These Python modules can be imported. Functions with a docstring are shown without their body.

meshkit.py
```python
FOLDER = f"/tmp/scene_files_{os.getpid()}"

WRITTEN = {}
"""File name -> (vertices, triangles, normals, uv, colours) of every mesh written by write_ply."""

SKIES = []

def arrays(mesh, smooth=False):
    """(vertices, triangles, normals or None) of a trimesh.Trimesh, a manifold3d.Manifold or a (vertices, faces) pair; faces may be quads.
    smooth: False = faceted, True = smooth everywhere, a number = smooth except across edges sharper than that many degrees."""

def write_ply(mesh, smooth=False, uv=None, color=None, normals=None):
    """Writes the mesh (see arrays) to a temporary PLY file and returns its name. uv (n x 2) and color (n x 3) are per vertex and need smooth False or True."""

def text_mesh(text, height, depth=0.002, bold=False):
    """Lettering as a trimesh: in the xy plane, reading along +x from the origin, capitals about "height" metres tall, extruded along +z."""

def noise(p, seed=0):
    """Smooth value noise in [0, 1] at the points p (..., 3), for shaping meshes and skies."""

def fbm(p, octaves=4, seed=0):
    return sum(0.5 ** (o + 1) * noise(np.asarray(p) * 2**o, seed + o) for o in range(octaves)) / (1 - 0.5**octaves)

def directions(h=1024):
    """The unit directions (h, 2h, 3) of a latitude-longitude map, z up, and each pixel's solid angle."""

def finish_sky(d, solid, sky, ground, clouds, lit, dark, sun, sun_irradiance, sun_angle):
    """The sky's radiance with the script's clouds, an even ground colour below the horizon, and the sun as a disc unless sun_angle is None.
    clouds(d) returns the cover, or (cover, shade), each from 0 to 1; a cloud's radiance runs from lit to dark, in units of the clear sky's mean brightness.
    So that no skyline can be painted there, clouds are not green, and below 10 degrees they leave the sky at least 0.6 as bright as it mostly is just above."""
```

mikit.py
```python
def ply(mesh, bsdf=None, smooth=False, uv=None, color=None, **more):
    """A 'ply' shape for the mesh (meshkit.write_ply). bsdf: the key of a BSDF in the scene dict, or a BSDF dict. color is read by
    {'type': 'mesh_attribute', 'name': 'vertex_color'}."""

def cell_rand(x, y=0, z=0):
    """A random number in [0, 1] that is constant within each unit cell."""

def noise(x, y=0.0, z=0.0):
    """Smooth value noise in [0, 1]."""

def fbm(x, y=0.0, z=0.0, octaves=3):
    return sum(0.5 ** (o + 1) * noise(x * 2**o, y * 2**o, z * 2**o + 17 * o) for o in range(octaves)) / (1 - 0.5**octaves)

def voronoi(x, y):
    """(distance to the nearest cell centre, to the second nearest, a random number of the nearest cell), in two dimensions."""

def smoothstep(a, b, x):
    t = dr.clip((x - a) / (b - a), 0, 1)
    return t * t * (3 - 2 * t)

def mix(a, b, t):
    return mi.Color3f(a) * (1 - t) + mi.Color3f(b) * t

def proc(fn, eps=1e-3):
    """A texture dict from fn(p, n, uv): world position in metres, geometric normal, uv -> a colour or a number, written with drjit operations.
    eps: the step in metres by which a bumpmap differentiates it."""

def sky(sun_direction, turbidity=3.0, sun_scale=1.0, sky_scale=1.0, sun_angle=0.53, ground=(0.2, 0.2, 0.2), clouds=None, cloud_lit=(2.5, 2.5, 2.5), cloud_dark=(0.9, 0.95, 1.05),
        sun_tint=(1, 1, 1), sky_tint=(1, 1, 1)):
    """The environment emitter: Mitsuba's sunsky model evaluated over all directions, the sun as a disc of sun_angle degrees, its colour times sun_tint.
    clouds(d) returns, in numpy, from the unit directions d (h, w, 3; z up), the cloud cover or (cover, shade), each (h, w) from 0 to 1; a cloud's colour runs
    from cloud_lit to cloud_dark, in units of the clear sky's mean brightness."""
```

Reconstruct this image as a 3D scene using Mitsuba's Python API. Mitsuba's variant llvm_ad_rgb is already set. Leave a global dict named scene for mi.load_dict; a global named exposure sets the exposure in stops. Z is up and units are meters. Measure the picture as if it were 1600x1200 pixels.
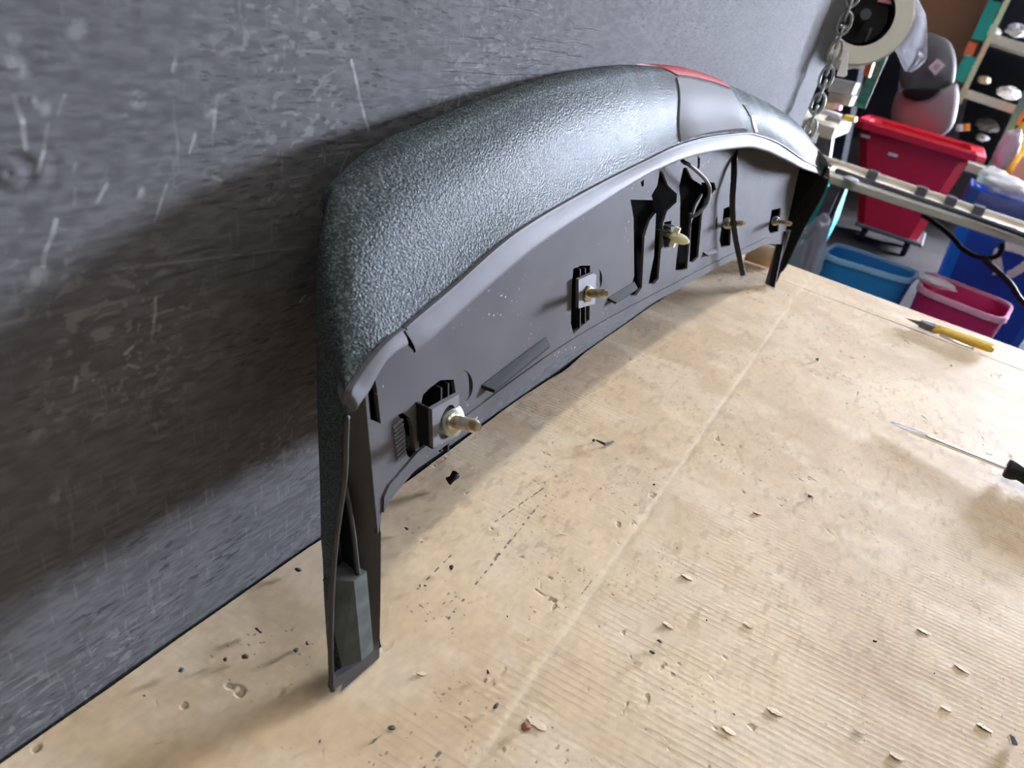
import math, random
import numpy as np, trimesh, manifold3d as m3
import drjit as dr, mitsuba as mi
import mikit, meshkit
from mikit import noise, fbm, smoothstep, mix, cell_rand, voronoi
from scipy.interpolate import PchipInterpolator, griddata
from scipy.optimize import brentq

T = mi.ScalarTransform4f
scene, labels = {'type': 'scene'}, {}
rng = np.random.default_rng(5)

# ------------------------------------------------------------------ camera, light, exposure
F, H = 1250.0, 0.42                       # focal length in pixels of the 1600 wide frame, height of the lens above the bench top

def camera_axes():
    d1 = np.array([711.0, -469.0, F]); d1 /= np.linalg.norm(d1)
    p = np.array([615.0, -122.0, F]); q = p + np.array([100, 36.5, 0.0])
    nn = np.cross(p, q); nn /= np.linalg.norm(nn)
    d2 = np.cross(nn, d1); d2 /= np.linalg.norm(d2)
    if d2[0] < 0: d2 = -d2
    return np.stack([d1, -d2, np.cross(d1, -d2)])      # rows: world x (along the wall), y (towards the wall), z in camera axes
R = camera_axes()
O = np.array([0, 0, H])
fwd, upv = R @ np.array([0, 0, 1.0]), R @ np.array([0, -1.0, 0])
scene['camera'] = {'type': 'thinlens', 'fov': math.degrees(2 * math.atan(800 / F)), 'fov_axis': 'x', 'near_clip': 0.02, 'far_clip': 100.0,
                   'aperture_radius': 0.0012, 'focus_distance': 0.66,
                   'to_world': T().look_at(origin=O.tolist(), target=(O + fwd).tolist(), up=upv.tolist())}
scene['room_light'] = {'type': 'constant', 'radiance': {'type': 'rgb', 'value': [0.08, 0.064, 0.044]}}
WINDOW_LIGHT = [600.0, 655.0, 800.0]          # daylight behind the frosted panes of the far window
ROOF_LIGHT = [3.8, 4.2, 4.7]           # daylight in the roof light behind the camera
TUBE_LIGHT = [45.0, 43.0, 39.0]           # fluorescent tubes over the bench
exposure = 0.0

# ------------------------------------------------------------------ helpers
def ray(px, py): return R @ np.array([px - 800.0, py - 600.0, F])
def at_x(px, py, x): d = ray(px, py); return O + d * (x / d[0])
def at_y(px, py, y): d = ray(px, py); return O + d * (y / d[1])
def at_z(px, py, z=0.0): d = ray(px, py); return O + d * ((z - H) / d[2])
def proj(P):
    c = (np.asarray(P) - O) @ R
    return np.stack([800 + F * c[..., 0] / c[..., 2], 600 + F * c[..., 1] / c[..., 2]], -1)

def rgb(*c): return {'type': 'rgb', 'value': list(c)}
def principled(color, rough=0.5, **k):
    return {'type': 'principled', 'base_color': color if isinstance(color, dict) else rgb(*color), 'roughness': rough, **k}
def two(b): return {'type': 'twosided', 'bsdf': b}
def bump(b, fn, scale=1.0, eps=1e-3): return {'type': 'bumpmap', 'nested': b, 'texture': mikit.proc(fn, eps), 'scale': scale}
def mat(name, b): scene[name] = b; return name

used = {}
def number(k):
    n = used.get(k, 0); used[k] = n + 1
    return k if n == 0 else f'{k}_{n:03d}'
def tag(key, label=None, cat=None, group=None, kind=None):
    e = labels.setdefault(key, {})
    for a, b in (('label', label), ('category', cat), ('group', group), ('kind', kind)):
        if b: e[a] = b
    return key
def obj(name, mesh, m, parent=None, smooth=False, label=None, **more):
    key = number((parent + '__' if parent else '') + name)
    scene[key] = mikit.ply(mesh, m, smooth=smooth, **more)
    if label: tag(key, label)
    return key
def thing(name, label, cat, group=None): return tag(number(name), label, cat, group)
def single(name, mesh, m, label, cat, group=None, smooth=False):
    return tag(obj(name, mesh, m, None, smooth), label, cat, group)
def struct(name, mesh, m, label=None, smooth=False, parent=None):
    k = obj(name, mesh, m, parent, smooth)
    if not parent: tag(k, label, None, None, 'structure')
    return k

def grid(P, close_u=False, close_v=False):
    P = np.asarray(P); n, m = P.shape[:2]; v = P.reshape(-1, 3); f = []
    for i in range(n if close_u else n - 1):
        a = np.arange(m if close_v else m - 1); b = (a + 1) % m; j = (i + 1) % n
        f.append(np.stack([i * m + a, i * m + b, j * m + b, j * m + a], 1))
    f = np.vstack(f)
    return trimesh.Trimesh(v, np.vstack([f[:, [0, 1, 2]], f[:, [0, 2, 3]]]), process=False)
def cat(ms): return trimesh.util.concatenate(ms)
def man(mesh): return m3.Manifold(m3.Mesh(np.asarray(mesh.vertices, np.float32), np.asarray(mesh.faces, np.uint32)))
def tri(m):
    q = m.to_mesh(); return trimesh.Trimesh(np.array(q.vert_properties[:, :3], float), np.array(q.tri_verts), process=False)
def rbox(lo, hi, bev=0.004):
    lo, hi = np.minimum(lo, hi), np.maximum(lo, hi); b = min(bev, 0.45 * float((hi - lo).min())); p = []
    for c in np.ndindex(2, 2, 2):
        s = np.where(np.array(c), hi, lo); i = np.where(np.array(c), -1, 1)
        for k in range(3):
            q = s + i * b; q[k] = s[k]; p.append(q)
    return tri(m3.Manifold.hull_points(np.array(p)))
def hull(points): return tri(m3.Manifold.hull_points(np.asarray(points, float)))
def frame(d):
    d = np.asarray(d, float); d = d / np.linalg.norm(d)
    a = np.cross(d, [0, 0, 1.0] if abs(d[2]) < .9 else [0, 1.0, 0]); a /= np.linalg.norm(a)
    return d, a, np.cross(d, a)
def tube(pts, r, n=10, flat=1.0, upd=None, caps=True):
    pts = np.asarray(pts, float); rr = np.broadcast_to(r, len(pts)); tg = np.gradient(pts, axis=0); rows = []
    _, a, _ = frame(tg[0]) if upd is None else (0, np.asarray(upd, float), 0)
    for p, t, q in zip(pts, tg, rr):
        t = t / np.linalg.norm(t); a = a - t * (a @ t); a /= np.linalg.norm(a); b = np.cross(t, a)
        w = np.arange(n) * 2 * np.pi / n
        rows.append(p + q * (np.cos(w)[:, None] * a + flat * np.sin(w)[:, None] * b))
    if caps: rows = [np.repeat(pts[:1], n, 0)] + rows + [np.repeat(pts[-1:], n, 0)]
    return grid(np.array(rows), close_v=True)
def lathe(o, d, prof, n=32):
    d, a, b = frame(d); w = np.arange(n) * 2 * np.pi / n
    return grid(np.array([o + d * h + r * (np.cos(w)[:, None] * a + np.sin(w)[:, None] * b) for r, h in prof]), close_v=True)
def spline(pts, k=8):
    pts = np.asarray(pts, float); t = np.arange(len(pts))
    return PchipInterpolator(t, pts)(np.linspace(0, len(pts) - 1, (len(pts) - 1) * k + 1))
def lumpy(c, r, seed, amp=.3, freq=2.0, sub=3):
    m = trimesh.creation.icosphere(sub); v = m.vertices * (1 + amp * (meshkit.fbm(m.vertices * freq + seed * 7.3, 3, seed) - .5) * 2)[:, None]
    return trimesh.Trimesh(np.asarray(c) + v * np.asarray(r), m.faces, process=False)
def prism(poly, d):                        # closed polygon of 3D points swept along d
    poly = np.asarray(poly, float); n = len(poly); d = np.asarray(d, float)
    v = np.vstack([poly, poly + d]); f = [[i, (i + 1) % n, (i + 1) % n + n] for i in range(n)] + [[i, (i + 1) % n + n, i + n] for i in range(n)]
    f += [[0, i + 1, i] for i in range(1, n - 1)] + [[n, n + i, n + i + 1] for i in range(1, n - 1)]
    m = trimesh.Trimesh(v, f, process=False); m.fix_normals(); return m

# ------------------------------------------------------------------ materials
KNOTS = [(-0.02, 0.0)]
def seg(x, z, a, b, w):
    ax, az = a; bx, bz = b; dx, dz = bx - ax, bz - az; l2 = dx * dx + dz * dz + 1e-12
    t = dr.clip(((x - ax) * dx + (z - az) * dz) / l2, 0, 1)
    d = dr.sqrt(dr.square(x - ax - t * dx) + dr.square(z - az - t * dz))
    return 1 - smoothstep(.4 * w, w, d)
WY = 0.29
SCR = []
for (p0, p1, w, s) in [((548, 95), (575, 205), .0016, .9), ((720, 145), (716, 165), .0012, .7), ((340, 150), (333, 205), .0016, .5), ((303, 210), (295, 238), .0012, .5), ((330, 275), (345, 283), .0012, .8),
                       ((75, 195), (58, 268), .0012, .6), ((22, 150), (36, 190), .0016, .5), ((36, 190), (38, 232), .0016, .5), ((165, 288), (150, 315), .0014, .6), ((258, 290), (240, 345), .0012, .5),
                       ((85, 345), (68, 415), .0016, .7), ((245, 465), (237, 528), .0013, .6), ((208, 542), (197, 552), .0014, .9), ((120, 590), (114, 612), .0014, .8), ((115, 295), (114, 320), .0012, .4),
                       ((408, 12), (405, 70), .0012, -.5), ((150, 425), (480, 385), .0009, .22), ((545, 235), (525, 280), .001, .4), ((330, 1060), (328, 1080), .001, .4), ((268, 110), (270, 100), .0014, .5),
                       ((100, 150), (92, 178), .0012, .5), ((200, 570), (215, 575), .0012, .6), ((95, 1090), (70, 1100), .0012, .3), ((470, 470), (478, 462), .0012, .8), ((280, 480), (296, 483), .0010, .7)]:
    a, b = at_y(*p0, WY), at_y(*p1, WY); SCR.append(((a[0], a[2]), (b[0], b[2]), w, s))
SPOT = [(at_y(*p, WY)[[0, 2]], r, s) for p, r, s in [((25, 105), .006, .6), ((22, 60), .004, .4), ((50, 160), .004, .6), ((110, 255), .005, .6), ((215, 155), .006, .5), ((330, 170), .006, .6), ((218, 300), .004, .6), ((120, 45), .006, .4),
                                                     ((60, 432), .007, .5), ((90, 1105), .004, .4), ((60, 680), .006, .4), ((90, 775), .006, .5), ((146, 594), .0014, .9), ((280, 95), .004, .5), ((195, 186), .003, .6), ((72, 170), .004, .5)]]
def wall_h(p, n, uv):
    x, z = p.x, p.z
    g = fbm(x * 18 + 3 * fbm(x * 3, z * 12, 2), z * 230, 0, octaves=3)
    g2 = fbm(x * 90, z * 620, 5, octaves=3)
    crack = smoothstep(.64, .72, fbm(x * 22, z * 260, 9, octaves=2)) * smoothstep(.45, .6, noise(x * 6, z * 9, 4))
    k = mi.Float(0)
    for (kx, kz, r) in KN:
        d = dr.sqrt(dr.square((x - kx) / 1.3) + dr.square(z - kz)); k = k + dr.exp(-dr.square(d / r)) * dr.sin(d / r * 9)
    return .00022 * g + .00030 * g2 - .0003 * crack + .0006 * k + .00022 * fbm(x * 260, z * 330, 1)
_k1, _k2 = at_y(14, 272, WY), at_y(250, 668, WY)
KN = [(_k1[0], _k1[2], .012), (_k2[0], _k2[2], .010)]
def wall_c(p, n, uv):
    x, z = p.x, p.z
    c = mix((.055, .055, .057), (.087, .087, .091), smoothstep(.2, .8, fbm(x * 110, z * 420, 2, octaves=4))) * (.88 + .24 * fbm(x * 7, z * 40, 1))
    sc = smoothstep(.60, .70, fbm(x * 190 + 4 * noise(x * 60, z * 60), z * 330, 3, octaves=3)) * smoothstep(.42, .62, fbm(x * 9, z * 9, 6))
    vs = smoothstep(.72, .80, fbm(x * 420 + z * 60, z * 60, 4, octaves=2)) * smoothstep(.45, .6, fbm(x * 16, z * 16, 2))
    s = (.19 * sc + .08 * vs) * (1 - smoothstep(.45, .8, x))
    for a, b, w, k in SCR:
        s = s + (.6 * k) * seg(x + .0015 * (noise(z * 120, 3) - .5), z, a, b, w) * (.35 + .65 * smoothstep(.3, .6, noise(x * 150, z * 150)))
    for q, r, k in SPOT:
        s = s + .6 * k * (1 - smoothstep(.2, 1, dr.sqrt(dr.square(x - q[0]) + dr.square(z - q[1])) / r)) * smoothstep(.35, .65, fbm(x * 220, z * 220))
    dash = smoothstep(.70, .76, fbm(x * 120 + 2 * noise(z * 300), z * 620, 21, octaves=2)) * smoothstep(.35, .6, fbm(x * 13, z * 20, 5))
    c = mix(c, (.022, .022, .023), .75 * dash)
    c = mix(c, (.34, .34, .335), dr.clip(s, 0, 1))
    return c
mat('mat_wall', two(bump(principled(mikit.proc(wall_c), .88, specular=.22), wall_h, 1.0, 6e-4)))

def corr(x, y):
    vis = smoothstep(.36, .60, fbm(x * 2.2 + 3, y * 2.6, 4)) * smoothstep(.25, .75, x - .25 * y + .35 * noise(x * 3, y * 3))
    ph = (x + .05 * y + .0025 * noise(x * 5, y * 9)) / .0066
    return vis, dr.sin(6.2832 * ph)
def pits(x, y):
    u = x + .004 * (noise(x * 120, y * 120) - .5)
    return smoothstep(.76, .84, fbm(u * 75, y * 110, 3, octaves=3)) * smoothstep(.46, .60, fbm(x * 6, y * 6, 5))
def card_h(p, n, uv):
    x, y = p.x, p.y
    vis, w = corr(x, y)
    h = .000035 * (.2 + .8 * vis) * w
    h = h + .0013 * fbm(x * 14, y * 14, 2) + .00010 * fbm(x * 70, y * 90, 7) + .00003 * fbm(x * 260, y * 320)
    cr = dr.exp(-dr.square((y - CRY - .02 * (x - .8) + .002 * noise(x * 12)) / .0035))
    return h - .0008 * pits(x, y) - .0003 * cr
CRY = 0.098
MARK = []
def card_c(p, n, uv):
    x, y = p.x, p.y
    c = mix((.52, .385, .235), (.63, .49, .315), smoothstep(.3, .7, fbm(x * 4, y * 4, 1)))
    c = mix(c, (.66, .54, .38), .5 * smoothstep(.45, .7, fbm(x * 25, y * 18, 3)))
    c = c * (.90 + .2 * fbm(x * 150, y * 260, 6))
    dirt = smoothstep(.55, .78, fbm(x * 60 + 4, y * 150, 5, octaves=4)) * smoothstep(.35, .65, fbm(x * 3, y * 3, 8))
    c = mix(c, (.33, .24, .14), dirt * .40)
    vis, w = corr(x, y)
    c = mix(c, (.34, .245, .14), .50 * vis * smoothstep(.2, 1, w) * smoothstep(.38, .62, fbm(x * 90, y * 26, 2)))
    c = mix(c, (.24, .155, .085), pits(x, y) * .75)
    fleck = smoothstep(.80, .86, fbm(x * 330, y * 330, 9, octaves=2)) * smoothstep(.52, .66, noise(x * 17, y * 17, 2))
    c = mix(c, (.10, .08, .06), fleck * .6)
    cr = dr.exp(-dr.square((y - CRY - .02 * (x - .8) + .002 * noise(x * 12)) / .003))
    c = mix(c, (.70, .60, .44), .35 * cr)
    for a, b, w in MARK:
        c = mix(c, (.07, .065, .06), .8 * seg(x + .004 * (noise(x * 90, y * 90) - .5), y, a, b, w) * smoothstep(.42, .62, fbm(x * 260, y * 260, 3, octaves=2)))
    return c
for p0, p1, w in [((862, 762), (700, 965), 0.00121), ((850, 760), (775, 812), 0.00099), ((708, 862), (655, 915), 0.00088), ((690, 1170), (664, 1198), 0.00165), ((595, 1145), (575, 1165), 0.00110), ((768, 1048), (760, 1060), 0.00121), ((925, 905), (910, 925), 0.00055)]:
    a, b = at_z(*p0), at_z(*p1); MARK.append(((a[0], a[1]), (b[0], b[1]), w))
mat('mat_cardboard', two(bump(principled(mikit.proc(card_c), .75, specular=.25), card_h, 1.0, 5e-4)))

def skin_c(p, n, uv):
    g = noise(p.x * 1150, p.y * 1150, p.z * 1150) * .6 + noise(p.x * 1900, p.y * 1900, p.z * 1900) * .4
    st = smoothstep(.45, .75, fbm(p.x * 34, p.y * 10, p.z * 5)) * smoothstep(.62, .78, p.x)
    return mix((.024, .031, .033), (.140, .168, .175), smoothstep(.42, .78, g)) + mi.Color3f(.05, .058, .058) * st
def skin_h(p, n, uv): return .00045 * noise(p.x * 800, p.y * 800, p.z * 800) + .00010 * noise(p.x * 2100, p.y * 2100, p.z * 2100)
mat('mat_grained_plastic', two(bump(principled(mikit.proc(skin_c), .52, specular=.045), skin_h, 1.0, 2e-4)))
def smooth_c(p, n, uv):
    return mix((.055, .053, .056), (.085, .082, .086), fbm(p.x * 18, p.y * 18, p.z * 18)) + mi.Color3f(.20) * smoothstep(.86, .9, noise(p.x * 330, p.y * 330, p.z * 330)) * smoothstep(.6, .75, noise(p.x * 24, p.y * 24, p.z * 24))
def smooth_h(p, n, uv): return .0006 * fbm(p.x * 20, p.y * 20, p.z * 30) + .00010 * fbm(p.x * 200, p.y * 200, p.z * 200)
mat('mat_panel_plastic', two(bump(principled(mikit.proc(smooth_c), .68, specular=.03), smooth_h, 1.0, 5e-4)))
mat('mat_lip_plastic', two(bump(principled(rgb(.10, .10, .108), .6, specular=.06), smooth_h, 1.0, 5e-4)))
mat('mat_black_plastic', two(principled((.012, .012, .013), .6, specular=.06)))
mat('mat_leg_plastic', two(bump(principled(rgb(.022, .022, .023), .5, specular=.35), smooth_h, 1.0, 5e-4)))
mat('mat_facet_plastic', two(bump(principled(rgb(.17, .175, .185), .6, specular=.05), smooth_h, 1.0, 5e-4)))
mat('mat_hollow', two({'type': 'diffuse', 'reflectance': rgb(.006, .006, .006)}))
mat('mat_plate', two(principled((.085, .085, .092), .5, specular=.2)))
mat('mat_zinc', two(principled((.42, .44, .42), .4, metallic=.8)))
mat('mat_chain', two(principled((.34, .36, .36), .4, metallic=.7)))
def bolt_c(p, n, uv): return mix((.60, .58, .42), (.40, .27, .10), smoothstep(.4, .65, fbm(p.x * 160, p.y * 160, p.z * 160)))
mat('mat_bolt', two(principled(mikit.proc(bolt_c), .35, metallic=.75)))
mat('mat_clip', two(principled((.78, .74, .46), .45)))
def foam_c(p, n, uv): return mix((.025, .030, .030), (.085, .095, .085), fbm(p.x * 120, p.y * 120, p.z * 120))
mat('mat_foam', two(principled(mikit.proc(foam_c), .85, specular=.2)))
mat('mat_red_tape', two(principled((.30, .040, .045), .5, specular=.12)))
mat('mat_chrome', two(principled((.72, .73, .75), .18, metallic=1.0)))
mat('mat_white', two(principled((.80, .80, .80), .5)))
mat('mat_yellow', two(principled((.80, .58, .05), .35)))
mat('mat_dark_steel', two(principled((.10, .10, .11), .35, metallic=.7)))
mat('mat_black_rubber', two(principled((.012, .012, .013), .5, specular=.12)))
def floor_c(p, n, uv): return mix((.016, .015, .014), (.034, .032, .03), fbm(p.x * 3, p.y * 3, 1))
mat('mat_concrete', two(principled(mikit.proc(floor_c), .9, specular=.05)))
mat('mat_dark_wall', two(principled((.05, .045, .042), .8)))
mat('mat_grey_paint', two(principled((.42, .42, .42), .7)))
mat('mat_ceiling', two(principled((.35, .34, .32), .8)))
mat('mat_brown_board', two(principled((.16, .075, .035), .8)))
mat('mat_red_tote', two(principled((.50, .014, .030), .5, specular=.15)))
mat('mat_red_dark', two(principled((.33, .012, .03), .45)))
mat('mat_blue_tub', two(principled((.025, .27, .66), .33)))
mat('mat_blue_rim', two(principled((.30, .58, .86), .3)))
mat('mat_pink_tub', two(principled((.62, .03, .17), .33)))
mat('mat_pink_rim', two(principled((.86, .42, .58), .3)))
mat('mat_recycle_blue', two(principled((.016, .085, .50), .5, specular=.2)))
mat('mat_navy', two(principled((.012, .03, .17), .35)))
mat('mat_cream', two(principled((.74, .66, .53), .55)))
mat('mat_bench_edge', two(principled((.60, .57, .47), .55)))
def white_c(p, n, uv): return mix((.72, .66, .56), (.80, .76, .70), fbm(p.x * 7, p.y * 7, 1)) * (1 - .5 * smoothstep(.62, .7, fbm(p.x * 12, p.y * 5, 4)))
mat('mat_bench', two(principled(mikit.proc(white_c), .5)))
mat('mat_shelf_green', two(principled((.075, .13, .115), .45)))
mat('mat_shelf_beam', two(principled((.33, .31, .25), .5)))
mat('mat_post_wood', two(principled((.50, .39, .24), .6)))
mat('mat_teal', two(principled((.0, .20, .15), .45)))
mat('mat_teal_bin', two(principled((.02, .42, .40), .4)))
mat('mat_grey_cover', two(principled((.085, .082, .082), .45, specular=.2)))
mat('mat_grey_light', two(principled((.36, .34, .34), .35)))
mat('mat_cushion', two(principled((.15, .14, .14), .4)))
mat('mat_label', two(principled((.62, .58, .58), .6)))
mat('mat_orange', two(principled((.85, .27, .02), .45)))
mat('mat_orange_red', two(principled((.52, .09, .02), .5)))
mat('mat_mustard', two(principled((.60, .36, .02), .5)))
mat('mat_carton', two(principled((.50, .36, .22), .7)))
mat('mat_pink_item', two(principled((.75, .35, .38), .5)))
mat('mat_roll', two(principled((.66, .655, .58), .35)))
mat('mat_film', {'type': 'principledthin', 'base_color': rgb(.80, .81, .88), 'roughness': .16, 'spec_trans': .80, 'diff_trans': .6, 'eta': 1.5})
mat('mat_pane', two(principled((.8, .82, .85), .4)))
mat('mat_dark_cloth', two(principled((.010, .011, .014), .9, specular=.04)))

# ------------------------------------------------------------------ the setting
def plane_grid(x0, x1, y0, y1, z): return rbox([x0, y0, z - .02], [x1, y1, z], .0)
FZ = -0.85
struct('floor', rbox([-3, -8, FZ - .1], [12, 4, FZ], .001), 'mat_concrete', 'dark concrete workshop floor beyond the bench')
struct('ceiling', rbox([-3, -8, 3.0], [12, 4, 3.1], .001), 'mat_ceiling', 'workshop ceiling above the bench')
struct('wall_back', rbox([11.9, -8, FZ], [12.0, 4, 3.0], .001), 'mat_dark_wall', 'dark back wall of the workshop')
wl = tag('wall_left', 'scuffed black-painted plywood wall behind the bench', None, None, 'structure')
wx = at_y(1250, 90, WY)[0]
obj('plywood_sheet', rbox([-1.2, WY, -.06], [wx, WY + .018, 1.6], .002), 'mat_wall', wl)
obj('plywood_sheet', rbox([wx + .004, WY + .010, -.06], [2.12, WY + .03, 1.6], .003), 'mat_wall', wl)
obj('stud', rbox([2.0, WY + .032, FZ], [2.12, WY + .12, 1.6], .003), 'mat_grey_paint', wl)

# a row of frosted window panes in the far right of the workshop and a roof light behind the camera let the daylight in
win = tag('window_1', 'frosted workshop window far right of the bench', None, None, 'structure')
DX, DY0, DY1, DZ0, DZ1 = 9.6, -3.9, -2.3, .55, 1.65
obj('window_frame', cat([rbox([DX, DY0 - .1, DZ0 - .1], [DX + .1, DY0, DZ1 + .1], .01), rbox([DX, DY1, DZ0 - .1], [DX + .1, DY1 + .1, DZ1 + .1], .01), rbox([DX, DY0, DZ1], [DX + .1, DY1, DZ1 + .1], .01), rbox([DX, DY0, DZ0 - .1], [DX + .1, DY1, DZ0], .01)]), 'mat_grey_paint', win)
for i in range(2):
    for j in range(3):
        y0, z0, wy, wz = DY0 + j * (DY1 - DY0) / 3, DZ0 + i * (DZ1 - DZ0) / 2, (DY1 - DY0) / 3 - .02, (DZ1 - DZ0) / 2 - .02
        v = np.array([[DX + .03, y0 + .02, z0 + .02], [DX + .03, y0 + wy, z0 + .02], [DX + .03, y0 + wy, z0 + wz], [DX + .03, y0 + .02, z0 + wz]])
        k = obj('pane', (v, np.array([[0, 2, 1], [0, 3, 2]])), 'mat_pane', win)
        scene[k]['emitter'] = {'type': 'area', 'radiance': rgb(*WINDOW_LIGHT)}
roof = tag('window_2', 'frosted roof light in the ceiling behind the camera', None, None, 'structure')
RX0, RY0, RS = -2.1, -1.1, 1.1
obj('window_frame', cat([rbox([RX0 - .06, RY0 - .06, 2.9], [RX0 + RS + .06, RY0, 3.0], .01), rbox([RX0 - .06, RY0 + RS, 2.9], [RX0 + RS + .06, RY0 + RS + .06, 3.0], .01), rbox([RX0 - .06, RY0, 2.9], [RX0, RY0 + RS, 3.0], .01), rbox([RX0 + RS, RY0, 2.9], [RX0 + RS + .06, RY0 + RS, 3.0], .01)]), 'mat_grey_paint', roof)
v = np.array([[RX0, RY0, 2.95], [RX0 + RS, RY0, 2.95], [RX0 + RS, RY0 + RS, 2.95], [RX0, RY0 + RS, 2.95]])
k = obj('pane', (v, np.array([[0, 2, 1], [0, 3, 2]])), 'mat_pane', roof)
scene[k]['emitter'] = {'type': 'area', 'radiance': rgb(*ROOF_LIGHT)}

# fluorescent lamps over the bench
for i, (x0, x1, y, z, g) in enumerate([(.05, 1.9, -.12, 2.1, 1.12), (3.5, 5.0, -.8, 2.5, .42)]):
    L = thing('fluorescent_lamp', ['twin tube fluorescent lamp hanging over the bench', 'twin tube fluorescent lamp hanging over the far white table'][i], 'lamp')
    obj('housing', rbox([x0 - .05, y - .09, z + .03], [x1 + .05, y + .09, z + .09], .01), 'mat_white', L)
    for dy in (-.04, .04):
        k = obj('tube', tube([[x0, y + dy, z], [x0 + .5, y + dy, z], [x1, y + dy, z]], .016, 12), 'mat_white', L, True)
        scene[k]['emitter'] = {'type': 'area', 'radiance': rgb(*[c * g for c in TUBE_LIGHT])}

# ------------------------------------------------------------------ the bench and its cardboard
bx = at_z(1415, 478)[0]                    # far end of the bench
seam = at_z(1445, 520)[0]
b = thing('workbench', 'long workbench under the cardboard along the black wall', 'workbench')
obj('top', rbox([-.6, -1.3, -.05], [bx - .004, WY - .002, -.0055], .004), 'mat_bench_edge', b)
for q in ((-.5, -1.2), (-.5, .2), (bx - .15, -1.2), (bx - .15, .2)):
    obj('leg', rbox([q[0], q[1], FZ], [q[0] + .08, q[1] + .08, -.05], .004), 'mat_bench_edge', b)
def sheet(x0, x1, seed, near_wall=True):
    xs = np.arange(x0, x1 + 1e-6, .012); xs[-1] = x1
    y1 = WY - .003 - .010 * np.clip(meshkit.fbm(np.stack([xs * 7, xs * 0, xs * 0], -1), 3, seed) - .45, 0, 1)
    v = np.linspace(0, 1, 60)
    top = np.array([[[x, -1.25 + (e + 1.25) * t, 0] for t in v] for x, e in zip(xs, y1)])
    h = meshkit.fbm(top * np.array([9, 9, 1]), 3, seed) - .5
    top[..., 2] = -.0022 + .0016 * h
    low = top.copy(); low[..., 2] = -.0052
    ring = np.concatenate([top, low[:, ::-1]], 1)
    return cat([grid(ring, close_v=True), grid(np.stack([top[0], low[0]])), grid(np.stack([low[-1], top[-1]]))])
single('cardboard_sheet', sheet(-.6, seam, 3), 'mat_cardboard', 'large corrugated cardboard sheet covering the bench under the spoiler', 'cardboard', smooth=40)
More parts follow.
